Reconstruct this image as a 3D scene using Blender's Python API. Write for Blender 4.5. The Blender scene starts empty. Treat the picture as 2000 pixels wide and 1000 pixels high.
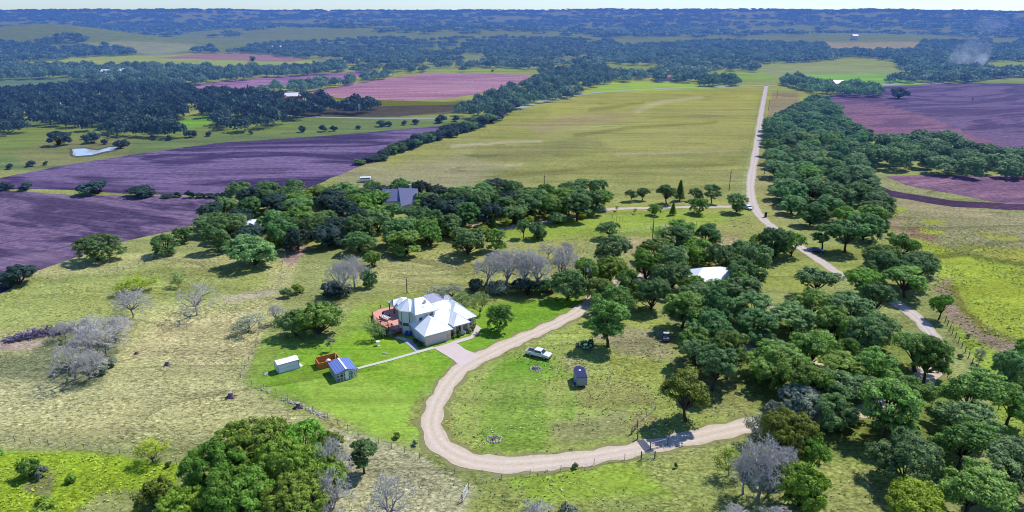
import bpy, math, random
import numpy as np
from mathutils import Vector, Matrix
from mathutils.geometry import tessellate_polygon
SC = bpy.context.scene
COL = SC.collection
R_ = math.radians
# ---------------------------------------------------------------- camera model and survey of the land
F, HZ, CH = 1333., 24., 72.
PT = math.atan((500 - HZ) / F)
def G(u, v, z=0.):
    """a survey point of the photograph as a point of the land (metres, x right, y away)"""
    a = (u - 1000) / F; b = (500 - v) / F
    dy = math.cos(PT) + b * math.sin(PT); dz = -math.sin(PT) + b * math.cos(PT)
    t = (z - CH) / dz
    return (a * t, dy * t)
def dist_at(v):
    th = PT + math.atan((v - 500) / F)
    return CH / math.sin(th) * math.cos(math.atan((v - 500) / F))   # depth along the lens axis
def sstep(a, b, x):
    t = np.clip((x - a) / (b - a), 0, 1); return t * t * (3 - 2 * t)
def vnoise(x, y, seed=0):
    x = np.asarray(x, float); y = np.asarray(y, float)
    xi = np.floor(x); yi = np.floor(y); fx = x - xi; fy = y - yi
    fx = fx * fx * (3 - 2 * fx); fy = fy * fy * (3 - 2 * fy)
    def h(i, j):
        s = np.sin(i * 127.1 + j * 311.7 + seed * 74.7) * 43758.5453
        return s - np.floor(s)
    return (h(xi, yi) * (1 - fx) + h(xi + 1, yi) * fx) * (1 - fy) + (h(xi, yi + 1) * (1 - fx) + h(xi + 1, yi + 1) * fx) * fy
def fbm(x, y, seed=0, o=4):
    r = 0; a = .5; t = 0
    for k in range(o):
        r = r + a * vnoise(x * 2 ** k, y * 2 ** k, seed + k); t += a; a *= .5
    return r / t
def hgt(x, y):
    x = np.asarray(x, float); y = np.asarray(y, float)
    r = np.hypot(x, y)
    h = sstep(1900, 5200, r) * (46 + 46 * fbm(x / 1500., y / 1500., 3))
    h = h + sstep(1300, 2100, y) * 16 * fbm(x / 420., y / 420., 5)
    h = h + 46 * np.exp(-(((x + 1020) / 250) ** 2 + ((y - 1560) / 150) ** 2))
    h = h + 26 * np.exp(-(((x + 330) / 480) ** 2 + ((y - 2150) / 300) ** 2))
    h = h + 14 * np.exp(-(((x - 900) / 240) ** 2 + ((y - 1850) / 200) ** 2))
    return h
def GH(u, v, dz=0.):
    """like G, but on the hills too (marches the sight line down to the ground)"""
    a = (u - 1000) / F; b = (500 - v) / F
    dy = math.cos(PT) + b * math.sin(PT); dzr = -math.sin(PT) + b * math.cos(PT)
    t = np.geomspace(200, 9000, 900)
    x = a * t; y = dy * t; z = CH + dzr * t
    k = np.nonzero(z < hgt(x, y) + dz)[0]
    if len(k) == 0: return None
    return (float(x[k[0]]), float(y[k[0]]))
def s2l(c):
    return tuple((q / 255 / 12.92) if q / 255 <= .04045 else ((q / 255 + .055) / 1.055) ** 2.4 for q in c)
EXPO = 1.44
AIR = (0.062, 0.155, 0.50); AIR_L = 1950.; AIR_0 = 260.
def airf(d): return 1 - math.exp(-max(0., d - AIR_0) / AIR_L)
def alb(c, d=0.):
    """albedo of a surface that shows in the photograph as sRGB c at distance d"""
    l = s2l(c); f = airf(d)
    return tuple(min(.9, max(.006, (l[i] - f * AIR[i]) / (1 - f) / EXPO)) for i in range(3))
# ---------------------------------------------------------------- materials
MATS = {}
class NT:
    def __init__(s, name):
        s.m = bpy.data.materials.new(name); s.m.use_nodes = True
        s.n = s.m.node_tree.nodes; s.l = s.m.node_tree.links; s.n.clear()
        s.out = s.n.new('ShaderNodeOutputMaterial')
        MATS[name] = s.m
    def new(s, t, **k):
        n = s.n.new(t)
        for a, b in k.items():
            if a.startswith('i_'): n.inputs[a[2:].replace('_', ' ')].default_value = b
            else: setattr(n, a, b)
        return n
    def con(s, a, b): s.l.new(a, b)
    def noise(s, scale, detail=3, vec=None, rough=.55, dist=0.):
        n = s.new('ShaderNodeTexNoise'); n.inputs['Scale'].default_value = scale; n.inputs['Detail'].default_value = detail
        n.inputs['Roughness'].default_value = rough; n.inputs['Distortion'].default_value = dist
        if vec is not None: s.con(vec, n.inputs['Vector'])
        return n.outputs['Fac']
    def ramp(s, fac, stops):
        r = s.new('ShaderNodeValToRGB'); e = r.color_ramp.elements
        while len(e) < len(stops): e.new(.5)
        for k, (p, c) in enumerate(stops):
            e[k].position = p; e[k].color = (c[0], c[1], c[2], 1) if not isinstance(c, (int, float)) else (c, c, c, 1)
        s.con(fac, r.inputs[0]); return r.outputs['Color']
    def mix(s, a, b, fac, mode='MIX'):
        n = s.new('ShaderNodeMix', data_type='RGBA', blend_type=mode)
        for sock, v in ((n.inputs[0], fac), (n.inputs[6], a), (n.inputs[7], b)):
            if isinstance(v, (int, float)): sock.default_value = v
            elif isinstance(v, tuple): sock.default_value = (v[0], v[1], v[2], 1)
            else: s.con(v, sock)
        return n.outputs[2]
    def math(s, op, a, b=None, clamp=False):
        n = s.new('ShaderNodeMath', operation=op, use_clamp=clamp)
        for k, v in enumerate((a, b)):
            if v is None: continue
            if isinstance(v, (int, float)): n.inputs[k].default_value = v
            else: s.con(v, n.inputs[k])
        return n.outputs[0]
    def pos(s): return s.new('ShaderNodeNewGeometry').outputs['Position']
    def obj(s): return s.new('ShaderNodeTexCoord').outputs['Object']
    def mapv(s, v, rot=0., scale=(1, 1, 1)):
        m = s.new('ShaderNodeMapping'); m.inputs['Rotation'].default_value = (0, 0, rot); m.inputs['Scale'].default_value = scale
        s.con(v, m.inputs['Vector']); return m.outputs[0]
    def bump(s, h, strength=.5, dist=.1):
        b = s.new('ShaderNodeBump'); b.inputs['Strength'].default_value = strength; b.inputs['Distance'].default_value = dist
        s.con(h, b.inputs['Height']); return b.outputs[0]
    def bsdf(s, col, rough=.8, spec=.2, metal=0., normal=None):
        b = s.new('ShaderNodeBsdfPrincipled')
        b.inputs['Roughness'].default_value = rough; b.inputs['Specular IOR Level'].default_value = spec; b.inputs['Metallic'].default_value = metal
        if isinstance(col, tuple): b.inputs['Base Color'].default_value = (col[0], col[1], col[2], 1)
        else: s.con(col, b.inputs['Base Color'])
        if normal is not None: s.con(normal, b.inputs['Normal'])
        return b.outputs[0]
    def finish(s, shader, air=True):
        if air:      # painted haze: blue emission mixed into the surface, growing with distance from the origin
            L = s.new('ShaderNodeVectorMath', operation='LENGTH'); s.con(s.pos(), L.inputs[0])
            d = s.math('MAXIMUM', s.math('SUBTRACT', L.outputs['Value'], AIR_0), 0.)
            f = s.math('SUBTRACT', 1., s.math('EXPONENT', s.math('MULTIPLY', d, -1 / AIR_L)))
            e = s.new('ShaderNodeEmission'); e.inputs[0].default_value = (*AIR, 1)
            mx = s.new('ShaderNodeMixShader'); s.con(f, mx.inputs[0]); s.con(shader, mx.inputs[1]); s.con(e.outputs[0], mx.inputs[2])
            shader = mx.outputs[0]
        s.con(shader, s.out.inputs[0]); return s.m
def plain(name, col, rough=.7, spec=.3, metal=0., vary=.12, scale=3., bump=0.):
    t = NT(name); f = t.noise(scale, 4, t.pos())
    c = t.mix(tuple(q * (1 - vary) for q in col), tuple(min(1, q * (1 + vary)) for q in col), f)
    nb = t.bump(t.noise(scale * 4, 3, t.pos()), .5, bump) if bump else None
    return t.finish(t.bsdf(c, rough, spec, metal, nb), air=False)
def leafmat(name, dark, light, hue=.04, trans=.38):
    t = NT(name)
    at = t.new('ShaderNodeAttribute', attribute_name='tone')
    oi = t.new('ShaderNodeObjectInfo')
    c = t.ramp(at.outputs['Fac'], [(0, dark), (1, light)])
    hs = t.new('ShaderNodeHueSaturation'); t.con(c, hs.inputs['Color'])
    mr = t.new('ShaderNodeMapRange'); t.con(oi.outputs['Random'], mr.inputs[0]); mr.inputs[3].default_value = .5 - hue; mr.inputs[4].default_value = .5 + hue
    t.con(mr.outputs[0], hs.inputs['Hue'])
    mv = t.new('ShaderNodeMapRange'); t.con(t.math('FRACT', t.math('MULTIPLY', oi.outputs['Random'], 7.31)), mv.inputs[0]); mv.inputs[3].default_value = .72; mv.inputs[4].default_value = 1.22
    t.con(mv.outputs[0], hs.inputs['Value'])
    c = hs.outputs[0]
    b = t.bsdf(c, .55, .25)
    tr = t.new('ShaderNodeBsdfTranslucent'); t.con(c, tr.inputs[0])
    mx = t.new('ShaderNodeMixShader'); mx.inputs[0].default_value = trans; t.con(b, mx.inputs[1]); t.con(tr.outputs[0], mx.inputs[2])
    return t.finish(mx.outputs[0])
# ---------------------------------------------------------------- mesh helpers
class MB:
    def __init__(s): s.v = []; s.f = []; s.M = Matrix.Identity(4)
    def add(s, vs, fs):
        o = len(s.v); s.v += [tuple(s.M @ Vector(p)) for p in vs]; s.f += [tuple(i + o for i in f) for f in fs]; return s
    def box(s, x0, x1, y0, y1, z0, z1):
        return s.add([(x0, y0, z0), (x1, y0, z0), (x1, y1, z0), (x0, y1, z0), (x0, y0, z1), (x1, y0, z1), (x1, y1, z1), (x0, y1, z1)],
                     [(0, 3, 2, 1), (4, 5, 6, 7), (0, 1, 5, 4), (1, 2, 6, 5), (2, 3, 7, 6), (3, 0, 4, 7)])
    def tube(s, pts, rad, n=6, cap=True):
        pts = [Vector(p) for p in pts]
        if isinstance(rad, (int, float)): rad = [rad] * len(pts)
        vs = []; fs = []
        for i, p in enumerate(pts):
            d = (pts[min(i + 1, len(pts) - 1)] - pts[max(i - 1, 0)]).normalized()
            a = d.cross(Vector((0, 0, 1)) if abs(d.z) < .95 else Vector((1, 0, 0))).normalized(); b = d.cross(a)
            for k in range(n):
                t = 2 * math.pi * k / n; vs.append(p + (a * math.cos(t) + b * math.sin(t)) * rad[i])
        for i in range(len(pts) - 1):
            for k in range(n):
                fs.append((i * n + k, i * n + (k + 1) % n, (i + 1) * n + (k + 1) % n, (i + 1) * n + k))
        if cap: fs.append(tuple(range(n))[::-1]); fs.append(tuple((len(pts) - 1) * n + k for k in range(n)))
        return s.add(vs, fs)
    def prism(s, poly, z0, z1):
        n = len(poly)
        return s.add([(p[0], p[1], z0) for p in poly] + [(p[0], p[1], z1) for p in poly],
                     [tuple(range(n))[::-1], tuple(range(n, 2 * n))] + [(k, (k + 1) % n, n + (k + 1) % n, n + k) for k in range(n)])
    def sideprism(s, prof, y0, y1):
        """profile in x,z extruded along y"""
        n = len(prof)
        return s.add([(p[0], y0, p[1]) for p in prof] + [(p[0], y1, p[1]) for p in prof],
                     [tuple(range(n)), tuple(range(n, 2 * n))[::-1]] + [((k + 1) % n, k, n + k, n + (k + 1) % n) for k in range(n)])
    def lathe(s, prof, c=(0, 0, 0), n=16):
        vs = []; fs = []
        for r, z in prof:
            for k in range(n):
                t = 2 * math.pi * k / n; vs.append((c[0] + r * math.cos(t), c[1] + r * math.sin(t), c[2] + z))
        for i in range(len(prof) - 1):
            for k in range(n): fs.append((i * n + k, i * n + (k + 1) % n, (i + 1) * n + (k + 1) % n, (i + 1) * n + k))
        fs.append(tuple(range(n))[::-1]); fs.append(tuple((len(prof) - 1) * n + k for k in range(n)))
        return s.add(vs, fs)
    def slab(s, pts, t):
        """3d planar polygon given thickness t downwards"""
        n = len(pts)
        return s.add(list(pts) + [(p[0], p[1], p[2] - t) for p in pts],
                     [tuple(range(n)), tuple(range(n, 2 * n))[::-1]] + [((k + 1) % n, k, n + k, n + (k + 1) % n) for k in range(n)])
    def mesh(s, name, mat, smooth=False):
        me = bpy.data.meshes.new(name); me.from_pydata(s.v, [], s.f); me.validate(); me.update()
        if mat: me.materials.append(mat)
        if smooth: me.shade_smooth()
        return me
    def build(s, name, mat, parent=None, smooth=False, bevel=0., label=None):
        o = bpy.data.objects.new(name, s.mesh(name, mat, smooth)); COL.objects.link(o)
        if parent: o.parent = parent
        if label: o['label'] = label
        if bevel:
            b = o.modifiers.new('bevel', 'BEVEL'); b.width = bevel; b.segments = 2; b.limit_method = 'ANGLE'
        return o
def tag(o, label=None, cat=None, group=None, kind=None):
    for k, v in (('label', label), ('category', cat), ('group', group), ('kind', kind)):
        if v: o[k] = v
    return o
def thing(name, label, cat, loc=(0, 0, 0), rz=0., group=None, scale=1.):
    o = bpy.data.objects.new(name, None); COL.objects.link(o); o.empty_display_size = .5
    o.location = loc; o.rotation_euler = (0, 0, rz); o.scale = (scale,) * 3 if isinstance(scale, (int, float)) else scale
    return tag(o, label, cat, group)
VARIANT = {}
def part(name, me, parent, mat=None):
    if mat is not None and me.materials[0] != mat:     # one mesh per shape and foliage, shared by every tree that has both
        k = (me.name, mat.name)
        if k not in VARIANT:
            VARIANT[k] = me.copy(); VARIANT[k].materials[0] = mat
        me = VARIANT[k]
    o = bpy.data.objects.new(name, me); COL.objects.link(o); o.parent = parent
    return o
def arrmesh(name, V, Q, mat, tone=None):
    me = bpy.data.meshes.new(name); nv = len(V); nq = len(Q); k = Q.shape[1]
    me.vertices.add(nv); me.vertices.foreach_set('co', V.astype(np.float32).ravel())
    me.loops.add(nq * k); me.loops.foreach_set('vertex_index', Q.astype(np.int32).ravel())
    me.polygons.add(nq); me.polygons.foreach_set('loop_start', (np.arange(nq) * k).astype(np.int32))
    me.update(calc_edges=True)
    if tone is not None:
        a = me.attributes.new('tone', 'FLOAT', 'POINT'); a.data.foreach_set('value', tone.astype(np.float32))
    me.materials.append(mat); return me
# ---------------------------------------------------------------- world, sun, camera
SUN_EL = 53.; sd = Vector((.77, .64, 0)).normalized()
SUN_DIR = Vector((sd.x * math.cos(R_(SUN_EL)), sd.y * math.cos(R_(SUN_EL)), math.sin(R_(SUN_EL))))
w = bpy.data.worlds.new('World'); SC.world = w; w.use_nodes = True
nt = w.node_tree; nt.nodes.clear()
sky = nt.nodes.new('ShaderNodeTexSky'); sky.sky_type = 'NISHITA'; sky.sun_disc = False
sky.sun_elevation = R_(SUN_EL); sky.sun_rotation = math.atan2(sd.x, sd.y); sky.air_density = 1.; sky.dust_density = .2; sky.ozone_density = 4.
tint = nt.nodes.new('ShaderNodeMix'); tint.data_type = 'RGBA'; tint.blend_type = 'MULTIPLY'; tint.inputs[0].default_value = 1; tint.inputs[7].default_value = (.70, .87, 1.2, 1)
bg = nt.nodes.new('ShaderNodeBackground'); bg.inputs[1].default_value = .148
wo = nt.nodes.new('ShaderNodeOutputWorld'); nt.links.new(sky.outputs[0], tint.inputs[6]); nt.links.new(tint.outputs[2], bg.inputs[0]); nt.links.new(bg.outputs[0], wo.inputs[0])
sl = bpy.data.lights.new('sun', 'SUN'); sl.energy = 4.9; sl.angle = R_(.5); sl.color = (1, .965, .9)
so = bpy.data.objects.new('sun', sl); COL.objects.link(so); so.location = (0, 0, 200)
so.rotation_euler = (-SUN_DIR).to_track_quat('-Z', 'Y').to_euler()
cd = bpy.data.cameras.new('camera'); cam = bpy.data.objects.new('camera', cd); COL.objects.link(cam); SC.camera = cam
cd.sensor_width = 36; cd.lens = 36 * F / 2000; cd.clip_start = 1; cd.clip_end = 30000
cam.location = (0, 0, CH); cam.rotation_euler = (math.pi / 2 - PT, 0, 0)
SC.view_settings.view_transform = 'Standard'; SC.view_settings.look = 'None'; SC.view_settings.exposure = 0
SC.render.engine = 'CYCLES'; SC.cycles.max_bounces = 5; SC.cycles.diffuse_bounces = 2; SC.cycles.transparent_max_bounces = 12; SC.cycles.volume_bounces = 0; SC.cycles.filter_width = 1.05
# ---------------------------------------------------------------- the ground, one sheet to the horizon
def to_uv(x, y, z=0.):
    yy = y * math.cos(PT) - (z - CH) * math.sin(PT); zz = y * math.sin(PT) + (z - CH) * math.cos(PT)
    return 1000 + F * x / yy, 500 - F * zz / yy
def polydist(u, v, poly):
    """signed distance (inside > 0)"""
    d = np.full(u.shape, 1e9); ins = np.zeros(u.shape, bool); n = len(poly)
    for i in range(n):
        ax, ay = poly[i]; bx, by = poly[(i + 1) % n]
        ex, ey = bx - ax, by - ay; L = ex * ex + ey * ey + 1e-9
        t = np.clip(((u - ax) * ex + (v - ay) * ey) / L, 0, 1)
        d = np.minimum(d, np.hypot(u - ax - t * ex, v - ay - t * ey))
        c = (ay > v) != (by > v)
        with np.errstate(divide='ignore', invalid='ignore'):
            xi = (bx - ax) * (v - ay) / ((by - ay) if by != ay else 1e-9) + ax
        ins ^= c & (u < xi)
    return np.where(ins, d, -d)
# survey map of the land cover: corner list (photo coordinates), colour as it looks, softness, roughness of the sward
ZONES = [
 ([(0,240),(420,225),(900,225),(960,240),(700,300),(300,330),(0,345)], (104,128,84), 10, .3),
 ([(0,255),(330,240),(560,240),(600,255),(300,270),(120,300),(0,345)], (112,134,80), 10, .3),
 ([(120,265),(260,270),(250,310),(60,330),(20,300)], (122,132,88), 12, .5),
 ([(570,200),(720,205),(900,195),(960,210),(860,222),(600,226)], (95,100,85), 6, .6),
 ([(350,232),(415,225),(410,245),(350,252)], (108,156,74), 4, .4),
 ([(1010,215),(1200,180),(1490,170),(1440,385),(1200,385),(900,372),(750,384),(600,376),(700,325)], (142,150,84), 8, .7),
 ([(1100,190),(1490,170),(1470,290),(1200,300),(1050,260)], (152,158,88), 30, .5),
 ([(1235,216),(1290,196),(1370,186),(1372,190),(1300,202),(1245,222)], (168,168,118), 4, .5), ([(1120,262),(1240,246),(1400,236),(1400,240),(1240,252),(1120,270)], (126,134,72), 3, .6),
 ([(880,282),(980,276),(1060,274),(1060,278),(980,281),(880,288)], (172,170,128), 3, .6), ([(860,352),(1000,338),(1160,326),(1440,318),(1440,323),(1160,332),(1000,345)], (124,130,70), 4, .7),
 ([(1200,300),(1330,292),(1450,290),(1450,296),(1330,299),(1200,307)], (158,158,104), 5, .6), ([(1150,212),(1260,198),(1262,203),(1150,220)], (128,136,78), 3, .5), ([(720,352),(880,330),(1020,318),(1020,323),(880,337),(720,360)], (168,166,126), 5, .8),
 ([(640,340),(900,290),(1000,320),(900,365),(640,372)], (148,150,106), 30, .6),
 ([(930,285),(1180,275),(1200,290),(1000,315),(900,310)], (130,136,82), 18, .5),  # soft dark patch: cloud shadow put into the big field's colour
 ([(1010,240),(1200,220),(1250,230),(1060,262)], (150,146,98), 14, .5),
 ([(1460,385),(1500,180),(1560,210),(1500,240),(1510,340),(1560,430),(1480,430)], (150,154,92), 6, .5),
 ([(1510,180),(1560,180),(1570,225),(1500,235)], (140,134,104), 5, .6),
 ([(560,385),(1200,380),(1480,385),(1560,470),(1500,560),(1250,470),(1000,480),(700,480),(520,470)], (148,158,86), 12, .5),
 ([(980,440),(1330,405),(1460,425),(1300,455),(1000,480)], (140,166,66), 16, .4),
 ([(1180,470),(1440,460),(1460,500),(1240,500)], (168,160,110), 12, .8),
 ([(700,470),(1150,470),(1150,560),(880,590),(700,560)], (150,158,88), 14, .6),
 ([(740,500),(900,500),(880,545),(700,560)], (165,170,105), 14, .8),
 ([(0,560),(220,500),(470,490),(590,500),(550,600),(500,690),(470,745),(620,830),(560,870),(0,880)], (176,182,116), 10, .9),
 ([(0,590),(140,540),(300,520),(520,520),(530,560),(300,600),(140,640),(0,660)], (154,170,92), 16, .8),
 ([(330,620),(520,600),(500,690),(380,720),(200,720)], (192,190,130), 18, .9),
 ([(0,740),(300,700),(460,750),(560,830),(250,850),(0,850)], (182,186,120), 20, .9),
 ([(0,676),(100,664),(110,680),(0,705)], (185,170,150), 4, .6),
 ([(110,640),(240,640),(200,760),(90,745),(0,720),(60,690)], (126,138,92), 14, .8),
 ([(560,480),(600,480),(590,500),(570,520),(555,515)], (170,150,130), 3, .6),
 ([(430,580),(545,566),(545,574),(440,592)], (190,185,150), 2, .6),
 ([(475,745),(520,660),(640,660),(680,610),(740,585),(880,590),(1145,575),(1150,596),(1040,650),(900,712),(846,785),(828,858),(760,870),(620,825)], (136,168,70), 12, .5),
 ([(505,745),(560,690),(660,660),(730,640),(900,690),(880,720),(780,790),(640,790)], (124,172,50), 16, .35),
 ([(560,735),(700,735),(850,790),(820,840),(740,850),(620,800)], (144,184,66), 14, .3),
 ([(930,610),(1010,575),(1130,582),(1146,594),(1040,644),(945,700),(900,700),(890,665),(925,655)], (118,166,48), 6, .35),
 ([(680,600),(770,570),(1140,565),(1140,580),(960,590),(740,590)], (150,164,84), 10, .5),
 ([(905,720),(1060,665),(1140,625),(1250,590),(1320,640),(1350,720),(1480,740),(1460,820),(1250,860),(1100,885),(960,890),(890,870),(866,820)], (148,168,82), 6, .6),
 ([(910,790),(1060,740),(1120,830),(1060,885),(920,870)], (122,160,60), 48, .6),
 ([(1000,690),(1090,700),(1110,740),(1010,745),(930,760)], (120,162,54), 26, .5),
 ([(1080,830),(1230,800),(1240,850),(1100,870)], (142,150,92), 14, .7),
 ([(1180,640),(1300,640),(1320,700),(1200,700)], (150,152,104), 16, .7),
 ([(1100,750),(1260,740),(1290,790),(1150,800)], (144,152,84), 16, .7),
 ([(700,850),(1000,925),(1440,870),(1480,1050),(880,1060),(940,960)], (140,156,80), 8, .9),
 ([(1000,930),(1250,905),(1300,960),(1050,990)], (132,164,58), 20, .5),
 ([(640,830),(830,890),(925,950),(880,1050),(600,1050)], (176,180,132), 8, .9),
 ([(0,868),(200,886),(352,908),(345,950),(200,960),(130,1010),(0,1050)], (146,182,44), 4, .8),
 ([(60,940),(110,920),(100,970),(40,960)], (140,148,92), 8, .7),
 ([(1600,850),(1740,930),(1720,1050),(1480,1050),(1560,960)], (150,162,84), 10, .8),
 ([(1450,470),(1700,480),(1680,530),(1560,570),(1480,560)], (144,160,78), 12, .5),
 ([(1300,650),(1480,680),(1480,830),(1330,800)], (140,150,84), 16, .7),
 ([(1450,600),(1700,640),(1850,720),(1900,960),(1600,900),(1450,760)], (120,140,66), 16, .7),
 ([(1740,395),(2100,440),(2100,540),(1790,480)], (148,150,104), 10, .9),
 ([(1740,395),(1800,385),(1990,430),(2100,450),(2100,470),(1800,420)], (160,156,112), 8, .7),
 ([(1745,450),(1800,445),(1830,470),(1790,480)], (150,120,100), 8, .7),
 ([(1775,465),(1900,505),(2100,520),(2100,760),(1960,700),(1880,640),(1830,540)], (154,176,60), 9, .7),
 ([(1900,480),(2060,490),(2060,530),(1940,510)], (158,164,72), 10, .7),
 ([(1818,560),(1850,545),(1900,620),(2000,680),(2000,720),(1930,700),(1855,640)], (162,148,120), 9, 1.),
 ([(1845,630),(1870,640),(1950,690),(2100,740),(2100,1100),(1980,900),(1900,700)], (142,172,60), 8, .7),
 ([(1720,400),(1745,395),(1815,560),(1800,570),(1750,470)], (158,150,112), 5, .6),
 ([(1700,342),(1800,350),(2100,430),(2100,470),(1850,400),(1720,372)], (140,150,95), 3, .9),
 ([(1800,500),(1880,492),(2000,512),(2100,530),(2100,538),(1990,520),(1890,502),(1810,508)], (110,124,48), 2, .9),
 ([(1836,548),(1868,560),(1885,600),(1930,640),(2010,672),(2010,680),(1920,650),(1872,606),(1855,568)], (124,132,56), 2, .9),
 ([(1720,418),(1760,404),(1770,410),(1738,424)], (150,170,60), 3, .6), ([(1800,428),(1850,434),(1846,440),(1800,436)], (152,168,60), 2, .6),
 ([(1788,444),(1840,452),(1846,460),(1800,456)], (160,174,60), 2, .6), ([(1870,478),(1920,486),(1924,494),(1880,488)], (160,172,64), 2, .6), ([(1900,452),(1990,462),(1990,474),(1920,464)], (150,160,74), 3, .6),
 ([(1950,486),(2050,496),(2050,506),(1960,498)], (156,166,70), 3, .6), ([(1700,352),(1790,358),(1900,392),(1990,412),(1990,424),(1880,402),(1760,372)], (146,154,100), 3, 1.),
 # worn and darker spots on the lawn and the loop meadow, the mown strips, the track of tyres to the pickup
 ([(560,800),(640,806),(700,838),(640,836)], (156,164,96), 8, .8), ([(760,700),(820,704),(850,730),(790,734)], (140,176,62), 8, .3), ([(800,790),(845,770),(850,800),(826,830),(790,830)], (142,156,78), 6, .7),
 ([(905,712),(1000,676),(1006,682),(915,722),(892,760),(884,754)], (148,152,92), 3, .8), ([(868,800),(880,795),(884,850),(930,884),(1000,892),(1000,898),(920,892),(872,860)], (142,150,80), 3, .8),
 ([(1000,705),(1060,700),(1080,712),(1050,726),(1000,720)], (102,156,44), 5, .4), ([(1100,700),(1150,712),(1160,740),(1110,726)], (160,164,108), 8, .9), ([(1160,640),(1210,640),(1215,668),(1170,665)], (160,156,116), 8, .9),
 ([(1180,690),(1280,700),(1300,740),(1200,744)], (144,160,76), 12, .8), ([(1240,800),(1290,812),(1280,840),(1230,835)], (150,152,92), 8, .8),
 # the far valley
 ([(0,128),(170,112),(390,104),(620,118),(600,128),(420,132),(0,134)], (150,165,128), 3, .3),
 ([(400,104),(500,104),(600,116),(560,121),(300,113)], (152,128,152), 2, .3),
 ([(0,152),(150,150),(215,160),(120,168),(0,176)], (104,132,128), 3, .3),
 ([(160,86),(300,80),(420,92),(300,108)], (140,150,150), 6, .5),
 ([(560,96),(640,100),(720,118),(640,116),(580,106)], (150,160,140), 4, .8),
 ([(1180,126),(1300,128),(1304,136),(1190,142)], (130,150,98), 3, .3),
 ([(1130,182),(1200,160),(1370,162),(1480,168),(1200,180)], (140,174,78), 2, .2),
 ([(1400,138),(1500,140),(1520,158),(1400,160)], (138,166,84), 2, .2),
 ([(1470,122),(1620,118),(1660,110),(1740,118),(1760,142),(1500,148)], (142,156,126), 3, .3),
 ([(1560,146),(1770,144),(1800,166),(1570,166)], (128,176,92), 2, .2),
 ([(1600,82),(1800,82),(1790,98),(1620,98)], (152,148,152), 3, .6),
 ([(1920,120),(2100,118),(2100,132),(1930,134)], (138,160,120), 3, .3),
 ([(1760,168),(1900,160),(2100,150),(2100,182),(1900,168)], (118,150,110), 3, .3),
 ([(850,135),(1020,133),(1015,139),(850,139)], (140,165,98), 1, .3),
]
ys = np.geomspace(28, 11000, 560); ts = np.linspace(-1.15, 1.15, 700)
YY, TT = np.meshgrid(ys, ts, indexing='ij'); XX = (YY + 45) * TT
HH = hgt(XX, YY)
d_ = np.hypot(XX, YY)
U, V = to_uv(XX, YY, HH)
def wob(x, y, k, s): return (fbm(x * k, y * k, s, 3) - .5) * 2
jx = wob(XX / (.1 * d_), YY / (.1 * d_), 3, 11); jy = wob(XX / (.1 * d_), YY / (.1 * d_), 3, 12)
base = np.zeros(XX.shape + (3,)); rough = np.full(XX.shape, .6)
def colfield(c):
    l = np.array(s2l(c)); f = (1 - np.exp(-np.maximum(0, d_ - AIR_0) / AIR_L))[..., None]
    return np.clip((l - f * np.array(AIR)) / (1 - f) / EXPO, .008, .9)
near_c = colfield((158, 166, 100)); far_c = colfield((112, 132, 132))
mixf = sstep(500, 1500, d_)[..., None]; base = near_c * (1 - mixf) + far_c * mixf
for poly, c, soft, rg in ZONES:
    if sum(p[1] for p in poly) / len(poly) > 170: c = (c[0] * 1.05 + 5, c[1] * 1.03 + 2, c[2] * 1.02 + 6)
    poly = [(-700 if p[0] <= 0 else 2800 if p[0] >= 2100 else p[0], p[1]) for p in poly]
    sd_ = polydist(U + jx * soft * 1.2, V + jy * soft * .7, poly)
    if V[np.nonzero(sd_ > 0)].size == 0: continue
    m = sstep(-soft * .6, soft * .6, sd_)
    base = base * (1 - m[..., None]) + colfield(c) * m[..., None]; rough = rough * (1 - m) + rg * m
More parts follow.
